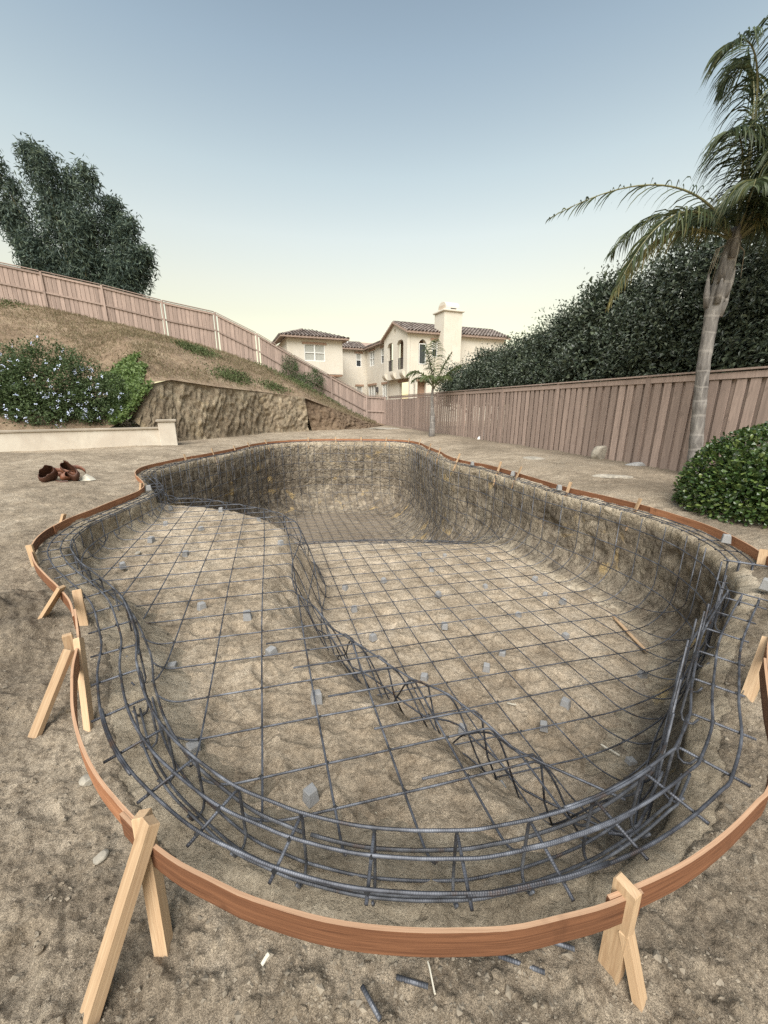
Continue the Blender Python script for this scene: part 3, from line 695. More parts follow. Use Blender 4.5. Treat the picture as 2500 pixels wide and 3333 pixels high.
def roofplane(p0, p1, q0, q1, th=.12):
    """solid deck plus its tiles"""
    p0, p1, q0, q1 = map(Vector, (p0, p1, q0, q1)); dn = Vector((0, 0, -th)); V = [p0, p1, q1, q0, p0 + dn, p1 + dn, q1 + dn, q0 + dn]
    m = MB(); m.add(V, [(0, 1, 2, 3), (7, 6, 5, 4), (0, 4, 5, 1), (1, 5, 6, 2), (2, 6, 7, 3), (3, 7, 4, 0)])
    o = ob('roof', m.mesh('roof'), M['hwood'], house); tiles('roof_tiles', p0, p1, q0, q1, o); return o
N1 = -E2; N2 = -E1                     # outward normals of the gable face and of the side face
O = Vector((0, 0, 0)); BZ = -.4
# gable block with the two-arch balcony
arches = [arch(.72, 1.98, 4.1, 6.32), arch(2.78, 4.02, 4.1, 6.34)]
circ = [(2.45 + .17 * math.cos(t * math.pi / 5), 7.12 + .24 * math.sin(t * math.pi / 5)) for t in range(10)]
wall('gable_wall', O, E1, N1, [(0, 3.4), (4.8, 3.4), (4.8, 6.85), (2.42, 7.72), (0, 6.85)], arches + [circ])
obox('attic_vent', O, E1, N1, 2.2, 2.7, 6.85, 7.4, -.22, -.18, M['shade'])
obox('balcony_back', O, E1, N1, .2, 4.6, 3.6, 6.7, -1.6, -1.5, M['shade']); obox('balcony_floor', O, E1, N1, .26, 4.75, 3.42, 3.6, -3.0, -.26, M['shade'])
for x0, x1 in ((.72, 1.98), (2.78, 4.02)):
    rl = obox('balcony_railing', O, E1, N1, x0 + .02, x1 - .02, 4.95, 5.0, -.15, -.10, M['iron'])
    for q in range(11): obox('baluster', O, E1, N1, x0 + .03 + q * (x1 - x0 - .08) / 10, x0 + .055 + q * (x1 - x0 - .08) / 10, 4.1, 4.95, -.14, -.115, M['iron'], rl)
for k in range(3):      # rounded corbels under the balcony
    xc = .35 + k * 1.85; pts = [(0, 3.86), (0, 3.38)] + [(.55 * math.sin(t) - .0, 3.86 - .48 * math.cos(t) + 0) for t in np.linspace(0, math.pi / 2, 7)]
    m = MB(); prof_ = [(-.02, 3.9)] + [(-.62 + .6 * (1 - math.sin(t)) + .0, 3.88 - .52 * (1 - math.cos(t)) if False else 3.88 - .55 * math.sin(math.pi / 2 - t) * .98) for t in ()]
    arcp = [(.02 + .5 * math.cos(t), 3.88 - .5 * math.sin(t)) for t in np.linspace(0, math.pi / 2, 7)]   # (outwards, z)
    poly = [(-.24, 3.9)] + arcp + [(-.24, 3.38)]
    V = [O + E1 * (xc + dx) + N1 * (o_ - .25) + EZ * z for dx in (0, .62) for o_, z in poly]; n = len(poly)
    m.add(V, [tuple(range(n - 1, -1, -1)), tuple(range(n, 2 * n))] + [(q, (q + 1) % n, n + (q + 1) % n, n + q) for q in range(n)])
    ob('corbel', m.mesh('corbel'), M['hwall'], house)
# ground floor under the balcony, set back, with a shaded doorway
G0 = O + E2 * .5
wall('ground_floor_wall', G0, E1, N1, [(0, BZ), (4.9, BZ), (4.9, 3.4), (0, 3.4)], [rect(.35, 2.55, BZ + .05, 3.15)])
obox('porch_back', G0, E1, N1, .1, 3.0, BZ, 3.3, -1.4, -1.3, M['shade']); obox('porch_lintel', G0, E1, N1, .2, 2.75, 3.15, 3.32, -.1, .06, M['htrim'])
# side face of the gable block
wall('side_wall', O, E2, N2, [(.262, BZ), (3.6, BZ), (3.6, 6.85), (.262, 6.85)], [arch(.98, 1.68, 4.4, 6.26, .3), rect(2.17, 2.67, 5.0, 6.22), rect(.95, 1.75, BZ + .05, 3.15)])
window(O, E2, N2, 1.02, 1.64, 4.42, 5.95, 1, False, False); window(O, E2, N2, 2.17, 2.67, 5.0, 6.22)
obox('inner_wall', O, E2, N2, .8, 1.9, BZ, 6.4, -.6, -.5, M['htrim']); obox('door_lintel', O, E2, N2, .85, 1.85, 3.15, 3.3, -.05, .06, M['htrim'])  # inner wall takes the trim brown to paint in the doorway's shade
# gable roof: ridge runs along E2
zr, ze = 7.82, 6.86
roofplane(hp(-.35, -.25, ze - .12), hp(-.35, 9.5, ze - .12), hp(2.42, -.25, zr), hp(2.42, 9.5, zr))
roofplane(hp(5.15, 9.5, ze - .12), hp(5.15, -.25, ze - .12), hp(2.42, 9.5, zr), hp(2.42, -.25, zr))
# chimney
CH = hp(-.9, 2.65, 0)
cw = obox('chimney', CH, E2, N2, 0, 1.6, BZ, 8.2, -1.5, 0, M['hwall'])
obox('chimney_cap', CH, E2, N2, -.13, 1.73, 8.2, 8.34, -1.63, .13, M['hwall'], cw, .03)
m = MB(); aa = np.linspace(0, math.pi, 11); V = []
prof_ = [(.18 * 0 - .62 * math.cos(t), 8.34 + .18 + .46 * math.sin(t)) for t in aa]; prof_ = [(-.62, 8.34)] + prof_ + [(.62, 8.34)]
n = len(prof_); V = [CH + E2 * x + N2 * (-.75 + y) + EZ * z for x in (.2, 1.4) for y, z in prof_]
m.add(V, [tuple(range(n)), tuple(range(2 * n - 1, n - 1, -1))] + [(q, n + q, n + (q + 1) % n, (q + 1) % n) for q in range(n)])
ob('chimney_hood', m.mesh('chimney_hood'), M['hwall'], cw)
obox('hood_opening_shade', CH, -N2, -E2, .35, 1.15, 8.36, 8.72, -.19, -.17, M['shade'], cw); obox('hood_slot_shade', CH, E2, N2, .6, 1.1, 8.40, 8.48, -.14, -.11, M['iron'], cw)  # dark plates on the solid hood paint in its shaded openings
# wing behind the balcony block
W2 = hp(4.8, .5, 0)
wall('wing_wall', W2, E1, N1, [(.0, BZ), (6.1, BZ), (6.1, 6.85), (.0, 6.85)], [rect(1.3, 2.0, 5.05, 6.4), rect(3.75, 5.05, 5.05, 6.45), rect(.5, 1.65, BZ + .2, 3.2), rect(3.3, 5.5, BZ + .2, 3.22)])
window(W2, E1, N1, 1.3, 2.0, 5.05, 6.4); window(W2, E1, N1, 3.75, 5.05, 5.05, 6.45, 2); window(W2, E1, N1, .5, 1.65, .9, 3.2, 2); window(W2, E1, N1, 3.3, 5.5, .2, 3.22, 3)
obox('carriage_lamp', W2, E1, N1, 2.65, 2.9, 2.5, 3.0, 0, .22, M['iron'], bevel=.04)
W3 = W2 + E1 * 6.1
wall('court_wall', W3, E2, N2, [(-4.2, BZ), (.0, BZ), (.0, 6.85), (-4.2, 6.85)], [rect(-1.1, -.55, 5.1, 6.38), rect(-1.1, -.5, 1.2, 3.2)])
window(W3, E2, N2, -1.1, -.55, 5.1, 6.38); window(W3, E2, N2, -1.1, -.5, 1.2, 3.2)
w2o = 4.8; l2o = .5
roofplane(hp(5.3, .1, 6.8), hp(10.6, .1, 6.8), hp(5.3, 2.9, 7.72), hp(13.0, 2.9, 7.72))
roofplane(hp(10.5, -4.4, 6.8), hp(10.5, .5, 6.8), hp(13.0, -4.4, 7.75), hp(13.0, 2.9, 7.75))
for q in range(3): obox('roof_vent', hp(11.9 + .3 * q, -1.9 + .8 * q, 7.3), E2, N2, -.05, .05, 0, .35, -.05, .05, M['white'])
# left block, upper floor hanging over
W4 = Vector((-3.62, 36.0, 0)) - HC
wall('block_wall', W4, E2, N2, [(-4.75, 3.9), (0, 3.9), (0, 6.75), (-4.75, 6.75)], [rect(-3.33, -1.57, 4.93, 6.25)])
window(W4, E2, N2, -3.33, -1.57, 4.93, 6.25, 2)
wall('block_wall', W4 - E2 * 4.75, E1, N1, [(.26, 3.9), (6.0, 3.9), (6.0, 6.75), (.26, 6.75)])
wall('block_wall', W4, E1, -N1, [(.26, 3.9), (6.0, 3.9), (6.0, 6.75), (.26, 6.75)], mat=M['hwall'])
obox('block_soffit', W4, E2, N2, -4.7, -.05, 3.75, 3.898, -6, -.05, M['htrim'])
obox('ground_floor_block', W4, E2, N2, -4.5, -.5, BZ, 3.74, -6, -.7, M['hwall'])
b0 = W4 - E2 * 5.3 - E1 * .5; b1 = W4 + E2 * .5 - E1 * .5; b2 = W4 + E2 * .5 + E1 * 6; b3 = W4 - E2 * 5.3 + E1 * 6; r0_ = W4 - E2 * 2.9 + E1 * 2.2 + EZ * 7.75; r1_ = W4 - E2 * 2.0 + E1 * 2.9 + EZ * 7.75
zz = EZ * 6.78
roofplane(b0 + zz, b1 + zz, r0_, r1_); roofplane(b3 + zz, b0 + zz, r0_ + E1 * .9, r0_); roofplane(b1 + zz, b2 + zz, r1_, r1_ + E1 * .5)
# right wing behind the trees
W5 = hp(0, 4.3, 0)
wall('right_wing_wall', W5, E2, N2, [(0, BZ), (5, BZ), (5, 6.8), (0, 6.8)])

# ================================================================== FORM BOARDS round the pool edge
SO = np.r_[0, np.cumsum(np.linalg.norm(np.diff(np.vstack([OC, OC[:1]]), axis=0), axis=1))]; PER = SO[-1]
def arc_of(p): return SO[np.argmin(np.linalg.norm(OC - np.array(p), axis=1))]
def at_arc(s, inset=0.):
    s = np.mod(s, PER); q = [np.interp(s, SO, np.r_[OC[:, k], OC[0, k]]) for k in (0, 1)]; nn = [np.interp(s, SO, np.r_[ON[:, k], ON[0, k]]) for k in (0, 1)]
    return np.stack([q[0] + nn[0] * inset, q[1] + nn[1] * inset], -1)
JO = [(.60, .70), (2.0, 1.74), (3.38, 3.21), (3.45, 4.80), (1.75, 9.6), (.2, 15.2), (-3.6, 14.8), (-4.95, 10.0), (-4.6, 7.08), (-3.62, 4.0), (-2.0, 2.22), (-.745, .89)]
LAB = ['brown redwood form board curving out of frame at the near right', 'redwood form board bowed around the gap at the right edge', 'orange form board between the right edge stake and the dark board', 'dark red form board along the right rim below the rocks', 'red form board running from the right rim to the far end',
       'red form board across the far end of the pool', 'red form board at the far left corner of the pool', 'red form board along the left rim toward the retaining wall', 'orange form board below the tool belt, left of the shelf', 'brown form board curling round the left bulge of the pool',
       'pale edged form board behind the left brace, seen on edge', 'long dark redwood form board across the foreground']
for k in range(len(JO)):
    s0 = arc_of(JO[k]); s1 = arc_of(JO[(k + 1) % len(JO)])
    if s1 <= s0: s1 += PER
    lap = .012 if k % 2 else 0.0
    ss = np.arange(s0 - (.10 if k % 2 else 0), s1 + (.10 if k % 2 else 0), .05); ss = np.r_[ss, s1 + (.10 if k % 2 else 0)]
    c_in = at_arc(ss, .0 - lap); c_out = at_arc(ss, -.011 - lap)
    wob = .004 * fbm(ss * 3, ss * 0 + k, 90 + k, 3); hw = .092
    n = len(ss); prof_ = [(c_in, 0), (c_out, 0), (c_out, -hw * .5), (c_out, -hw), (c_in, -hw), (c_in, -hw * .5)]
    V = np.vstack([np.c_[p_, np.full(n, z_) + wob] for p_, z_ in prof_])
    uv = np.vstack([np.c_[ss, np.full(n, z_ * 2 + q * .03)] for q, (p_, z_) in enumerate(prof_)])
    i = np.arange(n - 1); F = []
    for q in range(6):
        r_ = (q + 1) % 6; F.append(np.stack([q * n + i, q * n + i + 1, r_ * n + i + 1, r_ * n + i], 1))
    F.append(np.array([[0, n, 2 * n, 5 * n], [5 * n, 2 * n, 3 * n, 4 * n], [n - 1, 6 * n - 1, 3 * n - 1, 2 * n - 1], [6 * n - 1, 5 * n - 1, 4 * n - 1, 3 * n - 1]]))
    me = npmesh('form_board', V, np.vstack(F), False, uv); me.materials.append(M['form'] if k in (0, 3, 9, 11) else M['form2']); me.materials.append(M['formtop'])
    mi = np.zeros(len(me.polygons), np.int32); mi[:n - 1] = 1; me.polygons.foreach_set('material_index', mi)
    ob('form_board', me, None, label=LAB[k], cat='form board', group='form boards around the pool')

# ================================================================== WOODEN STAKES AND BRACES
def stick(name, a, b, w, t, mat, parent=None, point=.0, roll=0., label=None, cat=None, group=None):
    """sawn stick from top a to bottom b, w x t in section, optional pointed tip; grain follows the length"""
    a = np.array(a, float); b = np.array(b, float); L = np.linalg.norm(b - a); d = (b - a) / L
    x = np.cross(d, [0, 0, 1.]);
    if np.linalg.norm(x) < .05: x = np.array([1., 0, 0])
    x /= np.linalg.norm(x); y = np.cross(d, x); x, y = x * math.cos(roll) + y * math.sin(roll), -x * math.sin(roll) + y * math.cos(roll)
    ss = [0, .004, L * .3, L * .6, L - point - .003, L]; sc_ = [.9, 1, 1.0, 1.0, 1, .92 if not point else .12]
    V = []; uv = []
    for k, (s, f) in enumerate(zip(ss, sc_)):
        j = rnd.uniform(-.0015, .0015)
        for q, (cx, cy) in enumerate(((-1, -1), (1, -1), (1, 1), (-1, 1))):
            V.append(a + d * s + x * (cx * w / 2 * f + j) + y * (cy * t / 2 * (f if k < 5 else max(f, .5)) + j)); uv.append((s, q * .045))
    V = np.array(V) - a; F = []
    for k in range(5):
        for q in range(4): F.append((k * 4 + q, k * 4 + (q + 1) % 4, k * 4 + 4 + (q + 1) % 4, k * 4 + 4 + q))
    F += [(3, 2, 1, 0), (20, 21, 22, 23)]
    o = ob(name, npmesh(name, V, np.array(F), False, np.array(uv)), mat, parent, label, cat, group); o.location = a; return o
def gz(x, y): return float(gheight(np.array([x]), np.array([y]))[0] + gmound(np.array([x]), np.array([y]))[0])
SG = 'wooden braces holding the near form boards'
P_ = M['pine']
stick('brace_stake', (-.705, .872, .062), (-.83, .60, -.43), .052, .034, P_, None, 0, .25, 'long pine brace leaning out of frame at the bottom left', 'stake', SG)
stick('brace_stake', (-.752, .898, .052), (-.675, .775, -.40), .040, .040, P_, None, 0, .5, 'short square pine stake crossing behind the long bottom left brace', 'stake', SG)
stick('brace_stake', (.652, .722, .035), (.672, .735, -.40), .058, .030, P_, None, 0, .1, 'upright pine stake on the near right of the foreground board', 'stake', SG)
stick('brace_stake', (.668, .715, -.12), (.735, .660, -.41), .040, .024, P_, None, 0, .2, 'short pine prop behind the near right stake, leaning right', 'stake', SG)
stick('brace_stake', (-1.755, 1.865, .05), (-1.735, 1.86, -.30), .045, .03, P_, None, 0, .7, 'upright pine stake at the left A frame brace', 'stake', SG)
stick('brace_stake', (-1.70, 1.80, .0), (-1.775, 1.50, -.42), .062, .022, P_, None, 0, .1, 'flat pine brace sloping down from the left A frame stake', 'stake', SG)
stick('brace_stake', (-1.69, 1.86, .03), (-1.50, 1.575, -.42), .030, .05, P_, None, 0, .3, 'pine leg inside the left A frame next to the edge on board', 'stake', SG)
stick('brace_stake', (-2.28, 2.475, .035), (-2.46, 2.44, -.22), .062, .022, P_, None, 0, .2, 'short pine brace over the soil heap on the left', 'stake', SG)
stick('brace_stake', (-2.20, 2.50, .0), (-2.14, 2.42, -.32), .055, .022, P_, None, 0, .2, 'pine stake inside the board by the soil heap', 'stake', SG)
stick('brace_stake', (-3.20, 3.255, .06), (-3.165, 3.235, -.22), .05, .02, P_, None, 0, .9, 'thin pine stake outside the left bulge of the pool', 'stake', SG)
stick('brace_stake', (-3.72, 4.30, .055), (-3.80, 4.22, -.2), .06, .024, P_, None, 0, .6, 'pine stake behind the orange board on the left', 'stake', SG)
stick('brace_stake', (-3.96, 6.17, .05), (-4.0, 6.12, -.22), .06, .03, P_, None, 0, .9, 'pine stake at the inner bend below the tool belt', 'stake', SG)
stick('brace_stake', (3.36, 3.18, .045), (3.26, 3.06, -.42), .055, .03, P_, None, 0, .3, 'tall pine stake at the right edge board joint', 'stake', SG)
stick('brace_stake', (2.21, 1.93, -.02), (1.90, 1.68, -.34), .055, .03, P_, None, 0, .2, 'pine prop slanting inside the bowed right edge board', 'stake', SG)
# pointed stakes hung on the inside of the boards; listed left to right
hang = [(-5.06, 9.7), (-4.83, 10.8), (-4.62, 11.9), (-4.5, 12.9), (-4.3, 14.0), (-3.0, 15.2), (-1.9, 15.35), (-.9, 15.35), (.1, 15.2), (.95, 14.6), (1.27, 13.6), (1.5, 12.1), (1.63, 10.9), (1.85, 9.35), (2.45, 8.0), (2.6, 7.3), (2.99, 5.98), (3.4, 4.95)]
hang_lab = []
ordw = ['first', 'second', 'third', 'fourth', 'fifth', 'sixth', 'seventh', 'eighth', 'ninth', 'tenth', 'eleventh', 'twelfth', 'thirteenth', 'fourteenth', 'fifteenth', 'sixteenth', 'seventeenth', 'eighteenth', 'nineteenth', 'twentieth',
        'twenty-first', 'twenty-second', 'twenty-third', 'twenty-fourth', 'twenty-fifth', 'twenty-sixth', 'twenty-seventh', 'twenty-eighth', 'twenty-ninth', 'thirtieth', 'thirty-first']
for k, p in enumerate(hang):
    s = arc_of(p); c = at_arc(np.array(s), .022); c2_ = at_arc(np.array(s), rnd.uniform(.12, .17)); ln = rnd.uniform(-.03, .03)
    hi = .10 + rnd.uniform(-.02, .05) if p[1] < 14.9 else .07
    lb = 'pointed pine stake along the far rim of the pool, %s from the left' % ordw[k] if k < 13 else 'pointed pine stake on the right rim, %s from the near end' % ordw[len(hang) - 1 - k]
    o = stick('pointed_stake', (c[0] + ln, c[1], hi), (c2_[0] - ln * .6, c2_[1], -.27 - rnd.uniform(0, .10)), .044, .020, P_, None, .09, rnd.uniform(-.3, .3), lb, 'stake', 'pointed stakes on the pool rim')

# ================================================================== REBAR CAGE
cage = empty('rebar_cage', (0, .9, -.4), 'grey steel rebar cage lining the freeform pool excavation', 'rebar'); co = np.array([0, .9, -.4])
ties = []
def bar(path, r=.0055, name='rebar', sides=6):
    P = np.asarray(path, float)
    if len(P) < 2: return
    # drop points on straight runs
    keep = [0]
    for k in range(1, len(P) - 1):
        a = P[k] - P[keep[-1]]; b = P[k + 1] - P[k]
        if np.linalg.norm(np.cross(a / (np.linalg.norm(a) + 1e-9), b / (np.linalg.norm(b) + 1e-9))) > .012 or np.linalg.norm(a) > .6: keep.append(k)
    keep.append(len(P) - 1); P = P[keep]
    o = ob(name, tube(P - co, r, sides, name), M['rebar'], cage); return o
D0 = .305
def zbar(x, y):
    """height of the mat above the excavated floor, before the coves"""
    return zfloor(x, y, .15, .36, .075)
def covez(x, y, d):
    zf = zbar(x, y); Rr = np.clip((-.06 - zf) * .42, .1, 1.0); e = np.clip((d - D0) / Rr, 0, 1)
    return zf + Rr * (1 - np.sqrt(np.maximum(0, 1 - (1 - e) ** 2)))
def crossbar(p0, dirv, lo, hi, name, jitter=.0, r=.0056):
    """one straight-in-plan bar of the mat; turns up the wall at both ends"""
    t = np.arange(lo, hi, .02); wig = jitter * np.sin(t * 1.7 + rnd.uniform(0, 6)); nn = np.array([-dirv[1], dirv[0]])
    X = p0[0] + dirv[0] * t + nn[0] * wig; Y = p0[1] + dirv[1] * t + nn[1] * wig; d = Dn(X, Y); ins = d > D0
    idx = np.where(ins)[0]
    if len(idx) < 4: return
    for run in np.split(idx, np.where(np.diff(idx) > 1)[0] + 1):
        if len(run) < 8: continue
        x, y, dd = X[run], Y[run], d[run]; z = covez(x, y, dd)
        pts = np.stack([x, y, z], 1)
        def riser(pe):
            if pe[2] > -.32: return np.zeros((0, 3))
            zz = np.linspace(-.075, pe[2] - .0, 7)[:-1]; return np.stack([np.full(6, pe[0]), np.full(6, pe[1]), zz], 1)
        pts = np.vstack([riser(pts[0]), pts, riser(pts[-1])[::-1]])
        bar(pts, r, name)
        lines.append((p0, dirv, name))
lines = []
TD = np.array([.972, .235]); TN = np.array([-.235, .972]); LD = np.array([.285, -.9585]); LN = np.array([.9585, .285])
qs = [1.25, 1.47, 1.76] + list(np.arange(2.065, 6.3, .318)) + list(np.arange(6.52, 8.8, .33)) + list(np.arange(8.9, 16.5, .34))
for q in qs: crossbar(TN * q, TD, -7, 7, 'transverse_bar', .008)
ps = list(np.arange(-3.2, 5.6, .305))
for p in ps: crossbar(LN * p + rnd.uniform(-.012, .012) * LN, LD, -18, 3, 'lengthwise_bar', .008)
# wall rings and the three-bar bond beam
def dipz(s):
    a, b = arc_of((2.72, 2.40)), arc_of((3.30, 3.05)); return np.where((s > a) & (s < b), -.20, 0.)
sfull = np.arange(0, PER, .04)
def ringbar(inset, z, r, name, s0=0, s1=None, jit=.006):
    ss = np.arange(s0, s1 if s1 else PER + .05, .04); p = at_arc(ss, inset); nz = jit * fbm(ss * .8, ss * 0 + inset * 40, 130, 3)
    nrm_ = at_arc(ss, 1.) - at_arc(ss, 0.); p = p + nrm_ * (jit * 1.5 * fbm(ss * .9, ss * 0 + z * 30, 140, 3))[:, None]
    bar(np.c_[p, z + nz + dipz(np.mod(ss, PER))], r, name, 8)
sA = arc_of((3.0, 4.9)); sB = arc_of((-4.9, 9.5))
for k, (ins, dz) in enumerate(((.09, 0), (.18, .0), (.26, .002))):
    # each ring is lapped from three lengths
    cuts = [arc_of((.1, .66)) + k * .23 + .4, arc_of((3.4, 4.9)) + k * .2, arc_of((-1.4, 15.4)), arc_of((-4.6, 7.1)), arc_of((-1.2, 1.2)) - k * .25]
    cuts = [cuts[0] - 0] + cuts[1:]
    cs = sorted([c % PER for c in cuts])
    for a, b in zip(cs, cs[1:] + [cs[0] + PER]):
        ringbar(ins + rnd.uniform(-.004, .004), -.062 + dz, .0058, 'bond_beam_bar', a - .25, b + .25)
ringbar(.27, -.075, .006, 'bond_beam_bar', arc_of((-4.9, 10.)), arc_of((-1.6, 1.7)), .01)
fz = lambda ss, d: zbar(*at_arc(ss, d).T)
for lv in (-.24, -.54, -.86, -1.16, -1.46, -1.76, -2.06):
    ss = np.arange(0, PER, .05); zf = fz(ss, .7); Rr = np.clip((-.06 - zf) * .42, .1, 1.0)
    ok = zf < lv - .07; h = lv - zf; e = np.where(h < Rr, 1 - np.sqrt(np.maximum(0, 1 - (1 - h / Rr) ** 2)), 0); ins = D0 + .012 + Rr * e
    pts = np.c_[at_arc(ss, 0) + (at_arc(ss, 1.) - at_arc(ss, 0.)) * ins[:, None], np.full(len(ss), lv) + .02 * fbm(ss * .6, ss * 0 + lv, 150, 3)]
    idx = np.where(ok)[0]
    for run in np.split(idx, np.where(np.diff(idx) > 1)[0] + 1):
        if len(run) > 6: bar(pts[run], .0068, 'wall_ring_bar')
# lower ring bars along the shelf front and left
for ins, z in ((.21, -.30), (.235, -.325), (.30, -.36)):
    a = arc_of((-3.3, 3.4)) if ins > .25 else arc_of((-1.5, 1.6)); ss = np.arange(a, PER + arc_of((1.5, 1.2)), .05)
    bar(np.c_[at_arc(ss, ins) + .012 * fbm(ss * 1.3, ss * 0 + z, 170, 2)[:, None], np.full(len(ss), z) + .02 * fbm(ss, ss * 0, 160, 2)], .0055, 'lower_ring_bar', 8)
# hooks: a short tie across the bond beam that turns down and back
hs_ = list(np.arange(0, arc_of((2.7, 2.4)), .30)) + list(np.arange(arc_of((-4.2, 6.6)), PER - .1, .285))
for s in hs_:
    n0 = at_arc(np.array(s), 0.); nn = at_arc(np.array(s), 1.) - n0; f = lambda d, z: (*(n0 + nn * d), z)
    st = rnd.uniform(.035, .065); fl0 = float(zbar(*at_arc(np.array(s), .5)[:, None])[0]); bt = max(fl0, -.38) + .02
    deep = fl0 < -.7
    if deep: bt = -.34
    pts = [f(st, -.072), f(.15, -.072), f(.245, -.072), f(.262, -.078), f(.268, -.10), f(.272, bt + .05), f(.262, bt + .015), f(.24, bt), f(.215, bt + .012), f(.20, bt + .05)]
    bar(pts, .0057, 'bond_beam_hook', 8)
    for d in (.09, .18, .26): ties.append(f(d, -.067))
# cross ties round the rest of the rim
for s in np.arange(arc_of((3.3, 3.1)), arc_of((-4.6, 7.0)), .33):
    n0 = at_arc(np.array(s), 0.); nn = at_arc(np.array(s), 1.) - n0; f = lambda d, z: (*(n0 + nn * d), z)
    bar([f(.05, -.072), f(.16, -.072), f(.265, -.074)], .0052, 'bond_beam_tie_bar')
    for d in (.09, .18, .26): ties.append(f(d, -.067))
# little box cage at the skimmer gap
for s in (arc_of((2.72, 2.40)), arc_of((3.30, 3.05))):
    for d in (.09, .18, .26):
        p = at_arc(np.array(s), d); bar([(*p, -.05), (*p, -.17), (*p, -.29)], .006, 'skimmer_bar')
for z in (-.06, -.27):
    for s in (arc_of((2.72, 2.40)) + .02, arc_of((3.30, 3.05)) - .02):
        bar([(*at_arc(np.array(s), d), z) for d in (-.55, -.2, .1, .3)], .0058, 'skimmer_bar')
# crest bars: two loose bars follow the lip between shelf and deep end
cr = resample(np.array(CREST), .06, False)
for it in range(10): cr[1:-1] = .25 * cr[:-2] + .5 * cr[1:-1] + .25 * cr[2:]
crT = np.gradient(cr, axis=0); crT /= np.linalg.norm(crT, axis=1)[:, None]; crN = np.stack([-crT[:, 1], crT[:, 0]], 1)
if np.mean(Cn(*(cr + crN * .2).T)) < np.mean(Cn(*(cr - crN * .2).T)): crN = -crN
for off, dz in ((.19, .012), (.34, .012), (.47, .012)):
    p = cr + crN * (off + .012 * fbm(np.arange(len(cr)) * .12, np.zeros(len(cr)) + off * 9, 180, 2))[:, None]; d = Dn(*p.T); sel = np.where(d > D0 + .02)[0]
    if len(sel): p = p[sel[0]:sel[-1] + 1]; bar(np.c_[p, zbar(*p.T) + dz], .006, 'crest_bar', 8)
# hooked shelf bar ends over the lip, near the camera
for k in range(8, 40, 6):
    j = len(cr) - 1 - k
    if j < 0: break
    p = cr[j]; q = TD; f = lambda t, z: (*(p + q * t), z)
    if Dn(*(p + q * .5)[:, None])[0] < .4: continue
    bar([f(-.35, -.362), f(.1, -.362), f(.22, -.37), f(.27, -.42), f(.33, -.72), f(.42, -.95)], .0058, 'shelf_hook', 8)
# tie wire at the crossings of the mat
for q in qs:
    for p in ps:
        A2 = np.array([TD, -LD]).T; b2 = LN * p - TN * q
        try: tt = np.linalg.solve(A2, b2)
        except Exception: continue
        x, y = TN * q + TD * tt[0]; d = float(Dn(np.array([x]), np.array([y]))[0])
        if d > D0 + .05 and y < 7.6: ties.append((x, y, float(covez(np.array([x]), np.array([y]), np.array([d]))[0]) + .004))
oc_v = np.array([(1, 0, 0), (-1, 0, 0), (0, 1, 0), (0, -1, 0), (0, 0, 1), (0, 0, -1)], float); oc_f = np.array([(0, 2, 4), (2, 1, 4), (1, 3, 4), (3, 0, 4), (2, 0, 5), (1, 2, 5), (3, 1, 5), (0, 3, 5)])
T_ = np.array(ties); sc_ = rng.uniform(.008, .0135, (len(T_), 1, 3)); V = T_[:, None] + oc_v[None] * sc_ - co
F = (np.arange(len(T_))[:, None, None] * 6 + oc_f[None]).reshape(-1, 3)
ob('tie_wires', npmesh('tie_wires', V.reshape(-1, 3), F, False), M['tie'], cage, kind='stuff')

# ================================================================== CONCRETE SPACER BLOCKS
def blockmesh():
    bm = bmesh.new(); bmesh.ops.create_cube(bm, size=1.0)
    for v in bm.verts:
        if v.co.z > 0: v.co.x *= .82; v.co.y *= .82
        v.co += Vector((rnd.uniform(-.04, .04), rnd.uniform(-.04, .04), rnd.uniform(-.03, .03)))
        v.co.z += .5
    bmesh.ops.bevel(bm, geom=bm.edges[:], offset=.05, segments=1, affect='EDGES')
    me = bpy.data.meshes.new('concrete_spacer'); bm.to_mesh(me); bm.free(); return me
BMS = [blockmesh() for k in range(4)]
SHELF = [(-1.42, 2.20), (-1.60, 3.02), (-1.14, 2.86), (-2.35, 4.25), (-2.60, 5.20), (-2.88, 3.92), (-3.05, 4.75), (-3.25, 5.45), (-3.65, 6.35), (-2.75, 6.25), (-.80, 2.37), (-.41, 1.93), (-1.33, 4.65), (-1.92, 5.65), (-.98, 1.57), (-.33, 1.33), (-.09, .955), (.60, 1.0)]
DEEP = [(-.55, 4.95), (.0, 5.2), (-.38, 4.35), (-.12, 3.72), (.74, 4.75), (.70, 3.95), (.75, 5.6), (1.05, 6.2), (.62, 6.25), (1.45, 5.0), (1.65, 4.2), (1.0, 3.2), (.38, 3.05), (1.75, 6.0), (2.25, 5.25), (1.22, 3.42), (1.55, 2.72), (2.02, 3.75), (2.35, 4.55), (2.2, 4.75), (2.45, 3.1), (1.27, 2.48), (1.75, 2.15), (.62, 2.45), (.72, 1.83)]
def order(L): return sorted(L, key=lambda p: p[0] ** 2 + p[1] ** 2)
for k, (x, y) in enumerate(order(SHELF)):
    big = rnd.uniform(.060, .072); z = float(zfloor(np.array([x]), np.array([y]))[0]) - .012
    o = ob('concrete_spacer', BMS[k % 4], M['conc'], None, 'grey concrete spacer block under the shelf rebar, %s nearest the foreground board' % ordw[k], 'spacer block', 'spacer blocks under the shelf rebar')
    o.location = (x, y, z); o.scale = (big, big, big * 1.1); o.rotation_euler = (rnd.uniform(-.1, .1), rnd.uniform(-.1, .1), rnd.uniform(0, 3))
